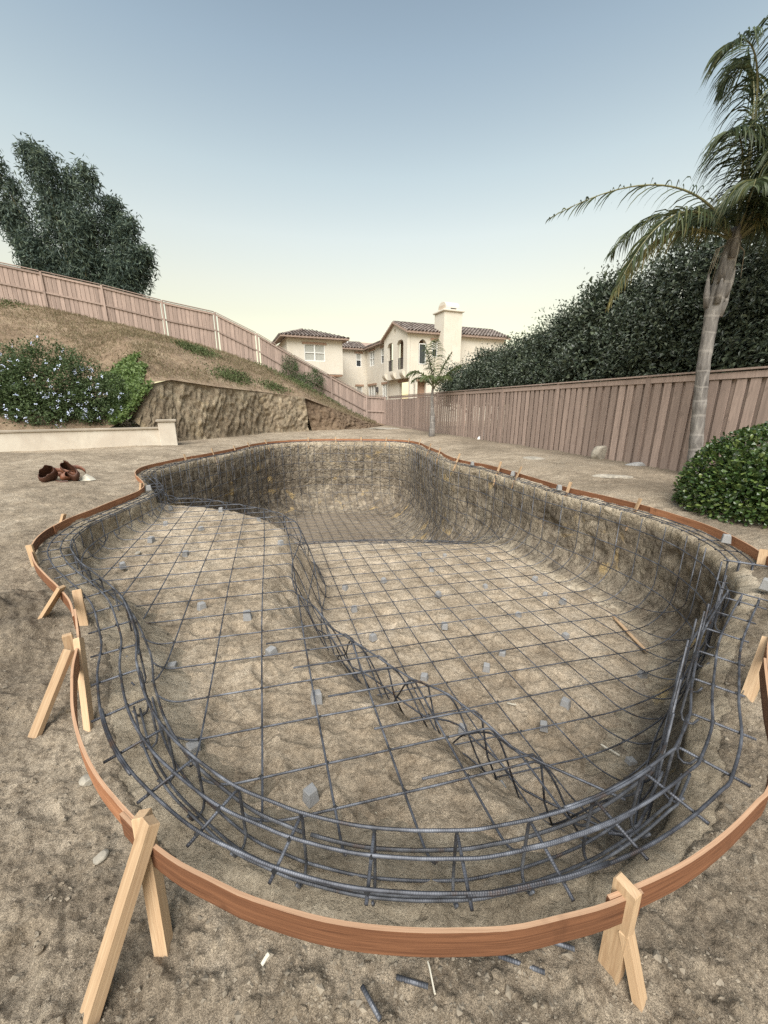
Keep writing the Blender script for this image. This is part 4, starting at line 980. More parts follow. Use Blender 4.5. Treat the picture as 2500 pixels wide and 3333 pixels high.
for k, (x, y) in enumerate(order(DEEP)):
    big = rnd.uniform(.062, .074); z = float(zfloor(np.array([x]), np.array([y]))[0]) - .012
    o = ob('concrete_spacer', BMS[k % 4], M['conc'], None, 'grey concrete spacer block on the deep sand floor, %s nearest the foreground board' % ordw[k], 'spacer block', 'spacer blocks on the deep floor')
    o.location = (x, y, z); o.scale = (big, big, big); o.rotation_euler = (rnd.uniform(-.1, .1), rnd.uniform(-.1, .1), rnd.uniform(0, 3))
rim = [((3.36, 3.64), 'near right corner of the rim bars'), ((2.80, 6.10), 'right rim bars beside a pointed stake'), ((2.50, 7.45), 'right rim bars farther along'), ((2.05, 8.8), 'far right bend of the rim bars'), ((-3.86, 6.05), 'left inner bend of the rim bars'), ((2.86, 2.62), 'rim bars at the right edge of the picture')]
for k, ((x, y), w) in enumerate(rim):
    p = at_arc(np.array(arc_of((x, y))), .075)
    o = ob('concrete_spacer', BMS[k % 4], M['conc'], None, 'grey concrete spacer block wedged on the ' + w, 'spacer block', 'spacer blocks wedged on the rim bars')
    o.location = (p[0], p[1], -.055); o.scale = (.075, .075, .08); o.rotation_euler = (0, 0, rnd.uniform(0, 3))

# ================================================================== PLANTS
def unit(v): return v / (np.linalg.norm(v, axis=-1, keepdims=True) + 1e-9)
def leaves(P, A, N, L, W, fold=.12):
    """one pointed oval leaf per point: base P, axis A, face normal N, length L, half width W"""
    P = np.asarray(P); A = unit(A); S = unit(np.cross(A, N)); N = np.cross(S, A); L = np.reshape(L, (-1, 1)) * np.ones((len(P), 1)); W = np.reshape(W, (-1, 1)) * np.ones((len(P), 1))
    V = np.stack([P, P + A * L * .45 + S * W + N * L * fold, P + A * L - N * L * fold * .6, P + A * L * .45 - S * W + N * L * fold], 1)
    n = len(P); F = np.arange(n)[:, None] * 4 + np.array([[0, 1, 2, 3]]); return V.reshape(-1, 3), F
def leaves6(P, A, N, L, W):
    """rounder leaf for plants close to the camera"""
    P = np.asarray(P); A = unit(A); S = unit(np.cross(A, N)); N = np.cross(S, A); L = np.reshape(L, (-1, 1)) * np.ones((len(P), 1)); W = np.reshape(W, (-1, 1)) * np.ones((len(P), 1))
    c = [P, P + A * L * .4 + S * W * .8, P + A * L * .75 + S * W + N * L * .05, P + A * L - N * L * .08, P + A * L * .75 - S * W + N * L * .05, P + A * L * .4 - S * W * .8]
    V = np.stack(c, 1); n = len(P); q = np.arange(n)[:, None] * 6
    return V.reshape(-1, 3), np.vstack([q + np.array([[0, 1, 2, 5]]), q + np.array([[2, 3, 4, 5]])])
def rdir(n): return unit(rng.normal(size=(n, 3)))
def crown(blobs, n, clump, size, wid, droop=.2, shell=.72, fine=True):
    """leaf cloud: clumps of leaves spread through ellipsoids (cx,cy,cz,rx,ry,rz)"""
    vol = np.array([b[3] * b[4] * b[5] for b in blobs]) ** .67; cnt = (n * vol / vol.sum()).astype(int); Vs = []; C = []
    for b, k in zip(blobs, cnt):
        c = np.array(b[:3]); r = np.array(b[3:]); nc_ = max(4, k // 60)
        d = rdir(nc_); rad = rng.uniform(shell, 1.03, (nc_, 1)); cc = c + d * rad * r
        w = rng.integers(0, nc_, k); p = cc[w] + np.clip(rng.normal(size=(k, 3)), -1.7, 1.7) * clump * rng.uniform(.5, 1.25, (nc_, 1))[w]
        out = unit((p - c) / r); C.append((p, unit(out * .7 + rdir(k) * .8 + np.array([0, 0, -droop])), unit(out * .8 + rdir(k) * .6 + np.array([0, 0, .5]))))
    P = np.vstack([c[0] for c in C]); A = np.vstack([c[1] for c in C]); N = np.vstack([c[2] for c in C])
    return P, A, N, size * rng.uniform(.7, 1.25, len(P)), wid * rng.uniform(.7, 1.2, len(P))
M['bark'] = flat('tree_bark', (.10, .08, .06), .9, var=.4, vscale=10, bmp=.01)
M['hedge'] = leafmat('hedge_leaf', [(.028, .038, .028), (.044, .060, .040), (.066, .086, .054), (.10, .12, .072), (.056, .072, .05)], .18, .42, .5)
M['bamboo'] = leafmat('bamboo_leaf', [(.03, .048, .042), (.05, .075, .06), (.08, .11, .08), (.13, .165, .11)], .25, .55, .3)
M['bush'] = leafmat('clipped_bush_leaf', [(.02, .04, .012), (.038, .068, .018), (.062, .10, .026), (.14, .18, .05)], .22, .3, .5)
M['plumb'] = leafmat('flowering_shrub_leaf', [(.035, .058, .022), (.058, .09, .034), (.10, .135, .055), (.068, .10, .038)], .25, .5, .3)
M['flower'] = leafmat('pale_blue_petal', [(.45, .52, .72), (.56, .62, .80), (.68, .72, .84)], .2, .6, .2)
M['ivy'] = leafmat('ivy_leaf', [(.06, .10, .028), (.10, .15, .04), (.14, .19, .06), (.075, .12, .035)], .2, .5, .3)
M['dry'] = leafmat('dry_grass', [(.15, .11, .065), (.21, .165, .10), (.28, .23, .15), (.15, .14, .08)], .25, .8, .1)
M['weed'] = leafmat('weed_leaf', [(.06, .08, .03), (.09, .11, .045), (.12, .14, .06)], .2, .7, .2)
M['palm'] = leafmat('palm_leaflet', [(.03, .045, .022), (.05, .07, .032), (.08, .10, .045), (.13, .13, .05)], .25, .5, .35)
M['palm_l'] = leafmat('young_palm_leaflet', [(.06, .085, .03), (.10, .13, .05), (.15, .18, .075)], .35, .5, .3)
M['palm_y'] = leafmat('palm_leaflet_yellow', [(.14, .12, .035), (.22, .18, .06), (.09, .10, .04), (.26, .20, .08)], .3, .55, .3)
M['rachis'] = flat('palm_rachis', (.16, .15, .07), .6, var=.25)
def limbs(name, base, blobs, r, parent, off):
    top = np.array(blobs[0][:3]); base = np.array(base, float); P = [base + (top - base) * t + np.array([.12 * math.sin(3 * t), .1 * math.sin(4 * t), 0]) for t in np.linspace(0, 1, 8)]
    o = ob(name, tube(np.array(P) - off, r, 8, name, r * .4), M['bark'], parent)
    for b in blobs[1:]:
        t = rnd.uniform(.25, .6); s = np.array(P[int(t * 7)]); e = np.array(b[:3]); m_ = (s + e) / 2 + np.array([0, 0, .25])
        q = [s * (1 - u) ** 2 + 2 * m_ * u * (1 - u) + e * u * u for u in np.linspace(0, 1, 6)]; ob('limb', tube(np.array(q) - off, r * .45, 6, 'limb', r * .15), M['bark'], o)
    return o
# --- trees behind the right fence (near to far)
HG = 'dark evergreen trees behind the right fence'
HT = [((8.9, 7.9), [(8.6, 8.0, 3.9, 1.6, 1.7, 1.5), (8.0, 8.6, 2.6, 1.3, 1.5, 1.2), (9.6, 7.2, 3.2, 1.6, 1.6, 1.6), (7.7, 7.6, 2.0, .8, 1.0, .8)], 30000, 'dark broad evergreen behind the fence right of the big palm trunk'),
      ((7.7, 10.2), [(7.6, 10.2, 4.0, 1.3, 1.4, 1.35), (7.0, 10.6, 2.7, 1.1, 1.4, 1.1), (8.2, 9.5, 2.7, 1.3, 1.5, 1.4), (7.2, 9.6, 1.9, .9, 1.2, .7)], 28000, 'tallest dark evergreen behind the fence just left of the palm trunk'),
      ((7.0, 12.1), [(6.7, 12.2, 3.6, 1.1, 1.2, 1.3), (6.4, 12.4, 2.4, 1.1, 1.3, .9), (6.9, 11.4, 2.2, 1.0, 1.1, .9)], 22000, 'evergreen behind the fence under the drooping yellow palm frond'),
      ((6.3, 14.0), [(6.2, 14.0, 3.3, 1.0, 1.2, 1.05), (5.8, 14.4, 2.3, 1.0, 1.2, .8), (6.3, 13.3, 2.1, .9, 1.1, .7)], 18000, 'evergreen midway along the right fence, third tree left of the palm trunk'),
      ((5.8, 16.2), [(5.6, 16.2, 2.95, 1.0, 1.2, 1.0), (5.2, 16.7, 2.2, .9, 1.2, .7), (5.7, 15.4, 2.1, .9, 1.1, .7)], 15000, 'rounded evergreen a little right of the small palm, third from the house'),
      ((5.2, 18.6), [(5.0, 18.6, 2.8, 1.1, 1.3, .95), (4.5, 19.2, 2.2, 1.0, 1.2, .7), (5.0, 17.7, 2.1, .9, 1.1, .7)], 13000, 'grey green evergreen nearest the chimney, behind the small palm'),
      ((4.6, 21.2), [(4.3, 21.2, 2.5, 1.1, 1.2, .9), (3.7, 21.9, 1.9, .8, 1.0, .6), (4.6, 20.3, 2.2, .9, 1.1, .8)], 9000, 'farthest low evergreen behind the fence below the house side wall')]
for (bx, by), blobs, n, lb in HT:
    t = empty('evergreen_tree', (bx, by, 0), lb, 'tree', HG); off = np.array([bx, by, 0.])
    limbs('trunk', (bx, by, -.1), blobs, .11, t, off)
    P, A, N, L, W = crown(blobs, int(n * 1.3), .2, .105, .024, .1, .5)
    P2, A2, N2, L2, W2_ = crown([(b[0], b[1], b[2], b[3] * .8, b[4] * .8, b[5] * .8) for b in blobs], n // 3, .25, .16, .05, .1, .2)
    V, F = joinnp([leaves(P - off, A, N, L, W), leaves(P2 - off, A2, N2, L2, W2_)])
    ob('crown', npmesh('crown', V, F, False), M['hedge'], t)
sp = HT[4]      # the sprig above the fifth tree and one by the chimney belong to their trees
# --- bamboo clump on the hill
bt = empty('bamboo_clump', (-18.7, 28.0, 5.5), 'tall dark bamboo clump rising behind the hillside fence', 'bamboo'); off = np.array([-18.7, 28., 5.5])
PL = [((-20.3, 27.8), (-23.4, 27.5, 15.7), .95), ((-20.0, 28.4), (-21.5, 28.2, 16.6), 1.0), ((-19.7, 27.6), (-20.4, 27.6, 15.9), .95), ((-19.3, 28.3), (-19.5, 28.2, 15.1), .85), ((-18.3, 27.7), (-17.9, 27.6, 15.0), .85), ((-18.0, 28.4), (-17.0, 28.4, 13.5), .85),
      ((-17.8, 27.8), (-15.8, 27.8, 12.3), .8), ((-17.5, 28.1), (-15.0, 27.8, 10.7), .75), ((-20.6, 28.0), (-23.6, 28.0, 13.0), .85), ((-18.9, 27.4), (-18.7, 27.3, 12.6), 1.1), ((-17.6, 27.5), (-16.2, 27.3, 9.6), .85), ((-20.4, 27.4), (-22.0, 27.2, 11.4), 1.0)]
Ps = []; As = []; Ns = []
for (bx, by), tip, wd in PL:
    b0_ = np.array([bx, by, 5.6]); tp = np.array(tip); md = (b0_ * .45 + tp * .55) + np.array([0, 0, 1.0]); c = lambda u: b0_ * (1 - u) ** 2 + 2 * md * u * (1 - u) + tp * u * u
    ob('culm', tube(np.array([c(u) for u in np.linspace(0, .95, 14)]) - off, .07, 6, 'culm', .02), M['rachis'], bt)
    k = 5200; ncl = 150
    u = rng.uniform(.05, 1.0, ncl); cen = (b0_[None] * (1 - u[:, None]) ** 2 + 2 * md * u[:, None] * (1 - u[:, None]) + tp * u[:, None] ** 2)
    rad = wd * np.sqrt(np.clip(1.06 - u, .03, 1)) * 1.2; ang = rng.uniform(0, 2 * np.pi, ncl); rr = np.sqrt(rng.uniform(.1, 1, ncl)) * rad
    cen = cen + np.stack([rr * np.cos(ang), rr * np.sin(ang), rng.normal(0, .2, ncl)], 1)
    w = rng.integers(0, ncl, k); p = cen[w] + np.clip(rng.normal(size=(k, 3)), -1.8, 1.8) * np.array([.24, .24, .22])
    Ps.append(p); As.append(unit(rdir(k) * .8 + np.array([0, 0, -.55]))); Ns.append(rdir(k))
P = np.vstack(Ps); V, F = leaves(P - off, np.vstack(As), np.vstack(Ns), rng.uniform(.24, .42, len(P)), rng.uniform(.026, .042, len(P)), .03)
ob('foliage', npmesh('foliage', V, F, False), M['bamboo'], bt)
# --- flowering shrub behind the retaining wall
fs = empty('flowering_shrub', (-10.4, 12.4, .5), 'green shrub dotted with pale blue flowers behind the low wall', 'shrub'); off = np.array([-10.4, 12.4, .5])
blobs = [(-10.6, 12.8, 1.95, 1.45, 1.0, 1.2), (-9.3, 13.0, 1.45, .85, .7, .95), (-12.0, 12.4, 1.7, 1.3, .9, 1.1), (-10.9, 12.2, 1.1, 1.3, .6, .75), (-13.2, 11.5, 1.5, 1.2, .9, 1.0)]
limbs('stem', (-10.6, 12.7, .5), blobs, .06, fs, off)
P, A, N, L, W = crown(blobs, 44000, .15, .09, .021, .05, .5); V, F = leaves(P - off, A, N, L, W)
sprg = rng.integers(0, len(P), 260); 
ob('foliage', npmesh('foliage', V, F, False), M['plumb'], fs)
fp = []
for b in blobs[:4]:
    for k in range(46):
        d = rdir(1)[0]; d[1] = -abs(d[1]); fp.append(np.array(b[:3]) + d * np.array(b[3:]) * rng.uniform(.98, 1.12))
fp = np.array(fp); k = 7; c_ = np.repeat(fp, k, 0) + rng.normal(size=(len(fp) * k, 3)) * .026; nn = unit(rdir(len(c_)) * .6 + np.array([0, -.8, .5]))
V, F = leaves(c_ - off, unit(np.cross(nn, rdir(len(c_)))), nn, rng.uniform(.03, .045, len(c_)), rng.uniform(.014, .02, len(c_)), .02)
ob('flowers', npmesh('flowers', V, F, False), M['flower'], fs, kind='stuff')
# --- ivy, weeds and dry grass on the hill
def scatter_hill(n, a0, a1, b0, b1): 
    a = rng.uniform(a0, a1, n); b = rng.uniform(b0, b1, n); return hillpt(a, b), a, b
def blades(P, L, W, lean=.5):
    A = unit(rdir(len(P)) * lean + np.array([0, 0, 1.])); return leaves(P, A, rdir(len(P)), L, W, .05)
p, a, b = scatter_hill(14000, .285, .425, .0, .24)
mask = (vn(p[:, 0] * 1.2, p[:, 1] * 1.2, 5) > -.42 + 1.4 * np.abs((a - .355)) / .07 * .35)
p = p[mask] + np.array([0, 0, .02]); k = len(p)
V, F = leaves(p + rng.normal(size=(k, 3)) * np.array([.05, .05, .05]) + np.array([0, -.04, .06]), unit(rdir(k) + np.array([0, -.4, .2])), unit(rdir(k) * .6 + np.array([.1, -.7, .7])), rng.uniform(.06, .11, k), rng.uniform(.03, .05, k), .1)
ob('ivy_patch', npmesh('ivy_patch', V, F, False), M['ivy'], label='bright green ivy spilling down the slope beside the cut bank', cat='ivy', kind='stuff')
p, a, b = scatter_hill(52000, .12, .97, .02, 1.0); den = vn(p[:, 0] * .8, p[:, 1] * .8, 9) + .55 * b - .12; p = p[den > rng.uniform(-.35, .35, len(p))]
V, F = blades(p, rng.uniform(.06, .22, len(p)), rng.uniform(.006, .013, len(p)), .8)
ob('dry_grass', npmesh('dry_grass', V, F, False), M['dry'], label='dry straw coloured grass covering the hillside', cat='grass', kind='stuff')
WP = []
for (a_, b_, sa, sb_, n_) in ((.60, .52, .018, .05, 1500), (.63, .16, .02, .045, 1100), (.70, .10, .012, .04, 500), (.75, .88, .02, .05, 500), (.82, .7, .03, .06, 700), (.86, .6, .03, .08, 700), (.15, .93, .03, .04, 700), (.78, .55, .03, .1, 600), (.9, .7, .03, .1, 500)):
    a = np.clip(rng.normal(a_, sa, n_), .02, .98); b = np.clip(rng.normal(b_, sb_, n_), .01, .98); WP.append(hillpt(a, b))
WP = np.vstack(WP); k = len(WP); V, F = leaves(WP + np.abs(rng.normal(size=(k, 3))) * np.array([0, 0, .10]), unit(rdir(k) + np.array([0, 0, .5])), rdir(k), rng.uniform(.07, .16, k), rng.uniform(.018, .035, k))
ob('weeds', npmesh('weeds', V, F, False), M['weed'], label='patches of low green weeds on the dry hillside', cat='weeds', kind='stuff')
# --- scrubby shrub against the hill fence
ss_ = empty('scrub_bush', (-5.4, 25.4, 2.0), 'sparse grey green shrub leaning on the hillside fence below the house', 'shrub'); off = np.array([-5.4, 25.4, 2.0])
blobs = [(-5.9, 25.5, 3.7, .55, .4, .5), (-5.2, 25.3, 2.75, .8, .4, .55), (-4.1, 25.6, 2.75, .45, .35, .4), (-4.4, 25.6, 3.25, .3, .3, .25), (-5.0, 25.3, 2.3, .6, .4, .3)]
limbs('stem', (-5.2, 25.4, 1.7), blobs, .05, ss_, off)
P, A, N, L, W = crown(blobs, 5200, .13, .12, .014, -.2, .25); V, F = leaves(P - off, A, N, L, W); ob('foliage', npmesh('foliage', V, F, False), M['plumb'], ss_)
# --- clipped bush by the pool
cb = empty('clipped_bush', (4.95, 4.72, -.05), 'round clipped glossy green bush at the right edge of the yard', 'shrub'); off = np.array([4.95, 4.72, -.05])
n = 9500; d = rdir(n); d[:, 2] = np.abs(d[:, 2]) * 1.15 - .12; d = unit(d)
lump = 1 + .09 * fbm(np.arctan2(d[:, 1], d[:, 0]) * 2.4, d[:, 2] * 4, 201, 3); rad = lump * rng.uniform(.90, 1.03, n)
p = off + np.array([0, 0, .12]) + d * rad[:, None] * np.array([1.0, .95, .96])
V1 = leaves6(p - off, unit(d * .9 + rdir(n) * .75), unit(d * .6 + rdir(n) * .5 + np.array([0, 0, .5])), rng.uniform(.045, .075, n), rng.uniform(.014, .021, n))
n2 = 3500; d2 = rdir(n2); d2[:, 2] = np.abs(d2[:, 2]) - .1; p2 = np.array([0, 0, .1]) + d2 * rng.uniform(.6, .9, (n2, 1)) * .95
V2 = leaves6(p2, rdir(n2), rdir(n2), rng.uniform(.08, .12, n2), rng.uniform(.03, .045, n2))
V, F = joinnp([V1, V2]); ob('foliage', npmesh('foliage', V, F, False), M['bush'], cb)
for k in range(5):
    a_ = k * 1.26; ob('stem', tube([(0, 0, -.1), (.15 * math.cos(a_), .15 * math.sin(a_), .25), (.5 * math.cos(a_), .5 * math.sin(a_), .7)], .02, 6, 'stem', .008), M['bark'], cb)
# --- palms
def frond(root, ctrl, tip, nl, ll, parent, off, mat, hang=.6, sparse=0., spread=1.0, wid=.011, rr=.022, fold=0.):
    """arching rachis with two rows of drooping leaflets"""
    root, ctrl, tip = map(lambda q: np.array(q, float), (root, ctrl, tip)); u = np.linspace(0, 1, 26)[:, None]
    C = root * (1 - u) ** 2 + 2 * ctrl * u * (1 - u) + tip * u * u
    o = ob('frond', tube(C - off, rr, 6, 'frond', .004), M['rachis'], parent)
    t = np.linspace(.12, .995, nl); keep = rng.uniform(size=nl) > sparse; t = t[keep]; k = len(t); t_ = t[:, None]
    P = root * (1 - t_) ** 2 + 2 * ctrl * t_ * (1 - t_) + tip * t_ ** 2; T = unit(2 * (ctrl - root) * (1 - t_) + 2 * (tip - ctrl) * t_)
    S = unit(np.cross(T, [0, 0, 1.])); U = np.cross(S, T); parts = []
    prof_ = np.sin(np.pi * np.clip(t * .86 + .10, 0, 1)) ** .7
    for sg in (-1, 1):
        A = unit(S * sg * spread + T * rng.uniform(.45, .8, (k, 1)) + U * rng.uniform(-.1, .45, (k, 1)) + rng.normal(size=(k, 3)) * .12)
        L = ll * prof_[:, None] * rng.uniform(.75, 1.1, (k, 1)); prev = P; dirn = A; segs = 4; pts = [P]
        for s in range(segs):
            dirn = unit(dirn + np.array([0, 0, -hang * (.25 + .35 * s)])); prev = prev + dirn * L / segs; pts.append(prev)
        pts = np.stack(pts, 1); side = unit(np.cross(pts[:, -1] - pts[:, 0], T + rng.normal(size=(k, 3)) * .5)); w = wid * np.array([.6, 1, .9, .6, .05])
        Lf = pts + side[:, None] * w[None, :, None]; Rt = pts - side[:, None] * w[None, :, None]; V = np.concatenate([Lf, Rt], 1); q = np.arange(segs)
        F = (np.arange(k)[:, None, None] * 10 + np.stack([q, q + 1, q + 6, q + 5], 1)[None]).reshape(-1, 4); parts.append((V.reshape(-1, 3) - off, F))
    V, F = joinnp(parts); ob('leaflets', npmesh('leaflets', V, F, False), mat, o, kind='stuff'); return o
def palm_trunk_mat():
    m, n, l, b = newmat('palm_trunk'); v = coord(n, l, (1, 1, 1)); b.inputs['Roughness'].default_value = .9
    f = noi(n, l, coord(n, l, (6, 6, 1.3)), 2.2, 5, .7, .5); c = ramp(n, l, f, [(.3, (.075, .066, .06)), (.5, (.16, .145, .132)), (.7, (.29, .265, .24))])
    w = nd(n, 'ShaderNodeTexWave'); w.wave_type = 'BANDS'; w.bands_direction = 'Z'; w.inputs['Scale'].default_value = 1.15; w.inputs['Distortion'].default_value = 5; w.inputs['Detail'].default_value = 4; l.new(v, w.inputs['Vector'])
    c = mixc(n, l, ramp(n, l, w.outputs[1], [(.0, (.45, .45, .45)), (.07, (0, 0, 0))]), c, (.34, .31, .28)); l.new(c, b.inputs['Base Color'])
    bump(n, l, b, [(w.outputs[1], .25, .015), (f, .6, .03)]); return m
M['ptrunk'] = palm_trunk_mat()
pb = np.array([5.66, 6.96, -.05]); pl_ = empty('queen_palm', pb, 'tall palm with a ringed grey trunk and drooping fronds by the right fence', 'palm tree')
tz = np.linspace(-.1, 3.95, 60); tx = np.interp(tz, [-.1, .4, 1.1, 1.95, 2.75, 3.3, 3.7, 4.0], [5.68, 5.62, 5.53, 5.43, 5.40, 5.45, 5.50, 5.52])
tr = np.interp(tz, [-.1, .5, 2.0, 2.6, 3.2, 3.6, 3.95], [.135, .104, .092, .098, .112, .104, .07]) * (1 + .03 * np.sin(tz * 21) + .05 * vn(tz * 9, tz * 0, 3) + .14 * sstep(2.4, 3.2, tz) * vn(tz * 14, tz * 0, 8))
ob('trunk', tube(np.c_[tx, np.full(60, 6.96), tz] - pb, tr, 18, 'trunk'), M['ptrunk'], pl_)
for k in range(9):      # old leaf bases wrapping the upper trunk
    z0 = rnd.uniform(2.35, 3.55); a_ = rnd.uniform(0, 6.28); x0 = np.interp(z0, tz, tx); r0 = .095; dx, dy = math.cos(a_), math.sin(a_)
    pts = np.array([(x0 + dx * r0, 6.96 + dy * r0, z0), (x0 + dx * (r0 + .045), 6.96 + dy * (r0 + .045), z0 + .2), (x0 + dx * (r0 + .05 + rnd.uniform(0, .05)), 6.96 + dy * (r0 + .06), z0 + rnd.uniform(.3, .5))])
    ob('leaf_base', tube(pts - pb, np.array([.055, .045, .012]), 6, 'leaf_base'), M['ptrunk'], pl_)
R0 = np.array([5.52, 6.96, 3.85])
FR = [((4.5, 6.9, 5.05), (2.52, 6.85, 4.02), 60, .50, 'palm', .5, .55), ((4.3, 6.8, 4.75), (3.62, 6.7, 3.00), 95, .62, 'palm', .9, 0), ((4.35, 7.2, 4.45), (3.85, 7.3, 2.9), 85, .55, 'palm_y', .9, .1), ((5.25, 6.9, 6.75), (4.35, 6.7, 5.9), 110, .75, 'palm', .7, 0),
      ((5.6, 6.5, 6.9), (5.7, 5.8, 6.0), 100, .75, 'palm', .7, 0), ((5.9, 7.1, 5.6), (6.4, 7.2, 6.4), 95, .75, 'palm', .7, 0), ((5.9, 6.2, 5.2), (6.2, 5.5, 4.6), 105, .75, 'palm', .9, 0), ((5.3, 6.1, 5.0), (5.0, 5.3, 4.75), 105, .72, 'palm', .9, 0),
      ((6.5, 6.6, 4.9), (7.4, 6.2, 4.2), 95, .75, 'palm', .9, 0), ((6.4, 7.5, 5.0), (7.3, 8.0, 4.3), 90, .75, 'palm', .9, 0), ((5.6, 8.0, 5.1), (5.8, 8.9, 4.5), 90, .7, 'palm', .9, 0), ((4.7, 7.8, 5.0), (4.2, 8.6, 4.1), 90, .65, 'palm', .9, 0),
      ((5.0, 6.4, 4.55), (4.55, 5.9, 4.0), 85, .6, 'palm', 1.0, 0), ((5.75, 6.3, 4.5), (6.0, 5.7, 3.7), 85, .62, 'palm_y', 1.0, 0), ((6.2, 7.0, 4.4), (6.9, 7.0, 3.4), 85, .6, 'palm', 1.0, 0),
      ((5.6, 6.3, 5.5), (5.45, 5.7, 5.75), 100, .75, 'palm', .8, 0), ((6.0, 6.6, 5.9), (6.5, 6.3, 6.3), 100, .75, 'palm', .8, 0), ((5.8, 6.5, 4.9), (6.1, 5.9, 4.4), 100, .7, 'palm', .9, 0), ((5.4, 7.2, 6.9), (5.0, 7.5, 6.0), 95, .72, 'palm', .8, 0)]
FR += [((5.3, 6.4, 5.6), (5.0, 5.9, 5.2), 105, .8, 'palm', .8, 0), ((5.6, 6.3, 5.3), (5.55, 5.7, 4.5), 105, .75, 'palm', .9, 0), ((5.0, 6.7, 5.2), (4.5, 6.5, 4.9), 100, .7, 'palm', .85, 0), ((5.7, 6.8, 6.2), (5.9, 6.4, 5.4), 105, .8, 'palm', .8, 0), ((5.9, 6.9, 6.6), (6.5, 6.8, 6.0), 100, .8, 'palm', .8, 0)]
for q_, (ctl, tip, nl, ll, mt, hg, spz) in enumerate(FR):
    sh_ = np.array([.22 if q_ > 2 else 0, 0, 0]); ctl = np.array(ctl) + sh_; tip = np.array(tip) + sh_
    frond(R0 - np.array([0, 0, .1]), ctl, tip, nl, ll, pl_, pb, M[mt], hg, spz)
# hanging dead strands below the crown
for k in range(7):
    a_ = rnd.uniform(0, 6.28); p0 = R0 + np.array([.14 * math.cos(a_), .14 * math.sin(a_), -.15])
    ob('dead_strand', tube(np.array([p0, p0 + np.array([.12 * math.cos(a_), .12 * math.sin(a_), -.05]), p0 + np.array([.17 * math.cos(a_), .17 * math.sin(a_), -.3 - rnd.uniform(0, .25)])]) - pb, .012, 5, 'dead_strand', .004), M['stone'], pl_)
sb3 = np.array([2.05, 16.83, 0.]); p2_ = empty('young_palm', sb3, 'young thin palm in front of the fence before the house', 'palm tree')
z = np.linspace(-.05, 2.05, 24); ob('trunk', tube(np.c_[2.05 + .03 * np.sin(z * 3), np.full(24, 16.83), z] - sb3, np.interp(z, [0, .9, 1.1, 2.05], [.13, .10, .075, .04]) * (1 + .14 * vn(z * 8, z * 0, 4)), 10, 'trunk'), M['ptrunk'], p2_)
R1_ = np.array([2.07, 16.83, 1.95])
for ctl, tip, nl, ll in (((1.95, 16.8, 3.0), (1.62, 16.7, 3.62), 64, .6), ((2.0, 16.6, 3.2), (2.05, 16.3, 3.75), 64, .6), ((2.4, 16.8, 2.8), (2.75, 16.8, 3.35), 60, .55), ((1.5, 16.7, 2.9), (.95, 16.6, 2.45), 60, .6), ((2.7, 16.7, 2.7), (3.15, 16.7, 2.85), 54, .5), ((1.6, 17.2, 2.7), (1.2, 17.5, 2.2), 36, .42), ((1.8, 16.2, 2.7), (1.5, 15.8, 2.2), 36, .42), ((2.5, 17.3, 2.8), (2.9, 17.7, 2.3), 36, .42), ((2.3, 16.4, 2.6), (2.5, 15.9, 2.3), 34, .4)):
    frond(R1_, ctl, tip, nl, ll, p2_, sb3, M['palm_l'], .5, 0, 1.0, .014, .018)

# ================================================================== STONES, SCRAPS, TOOL BELT
def rock(name, loc, size, label, mat=None, rz=0., flat_=1., seed=0, group='loose rocks along the right fence', tilt=0.):
    bm = bmesh.new(); bmesh.ops.create_icosphere(bm, subdivisions=3, radius=1.0); r_ = random.Random(seed)
    planes = [(Vector((r_.gauss(0, 1), r_.gauss(0, 1), r_.gauss(0, 1))).normalized(), r_.uniform(.62, .9)) for k in range(11)]
    for v in bm.verts:
        for nrm_, d in planes:
            q = v.co.dot(nrm_) - d
            if q > 0: v.co -= nrm_ * q
        f = .05 * float(fbm(np.array([v.co.x * 3 + seed]), np.array([v.co.y * 3 + v.co.z * 2]), seed, 3)[0]); v.co *= 1 + f
    bm.transform(Matrix.Diagonal((*size, 1))); me = bpy.data.meshes.new(name); bm.to_mesh(me); bm.free()
    o = ob(name, me, mat or M['stone'], None, label, 'rock', group); o.location = loc; o.rotation_euler = (tilt, tilt * .5, rz); return o
rock('rock', (5.10, 9.15, .16), (.20, .15, .24), 'upright pale boulder leaning against the right fence', rz=.4, seed=3, tilt=.25)
rock('rock', (3.62, 9.25, .03), (.34, .22, .06), 'flat pale stone slab lying between the pool rim and the fence', rz=-.2, seed=5)
rock('rock', (4.16, 6.9, .02), (.36, .14, .05), 'long flat stone in front of the boulder, near the clipped bush', rz=-.15, seed=8)
rock('rock', (5.35, 8.15, .05), (.22, .12, .07), 'grey flat stone at the foot of the fence beside the palm', M['conc'], rz=-.3, seed=9)
rock('rock', (3.98, 14.85, .12), (.20, .15, .15), 'grey stone at the fence foot behind a pale shard', M['conc'], rz=.3, seed=12)
m = MB(); m.add([(-.16, 0, -.02), (.10, .02, -.02), (.16, .05, .30), (.10, .06, .55), (.04, .03, .26), (-.12, .02, .16), (-.16, .06, -.02), (.10, .08, -.02), (.16, .09, .30), (.10, .09, .55), (.04, .08, .26), (-.12, .07, .16)],
      [(0, 1, 2, 3, 4, 5), (11, 10, 9, 8, 7, 6), (0, 6, 7, 1), (1, 7, 8, 2), (2, 8, 9, 3), (3, 9, 10, 4), (4, 10, 11, 5), (5, 11, 6, 0)])
o = ob('stone_shard', m.mesh('stone_shard'), M['white'], None, 'pale upright shard of broken tile at the foot of the right fence', 'rock'); o.location = (3.66, 14.7, .0); o.scale = (.9, .9, .75)
rock('rock', (.0, 22.0, .02), (.9, .5, .06), 'flat pale patch of broken concrete near the far fence corner', M['stone'], rz=.1, seed=14, group='loose rocks along the right fence')
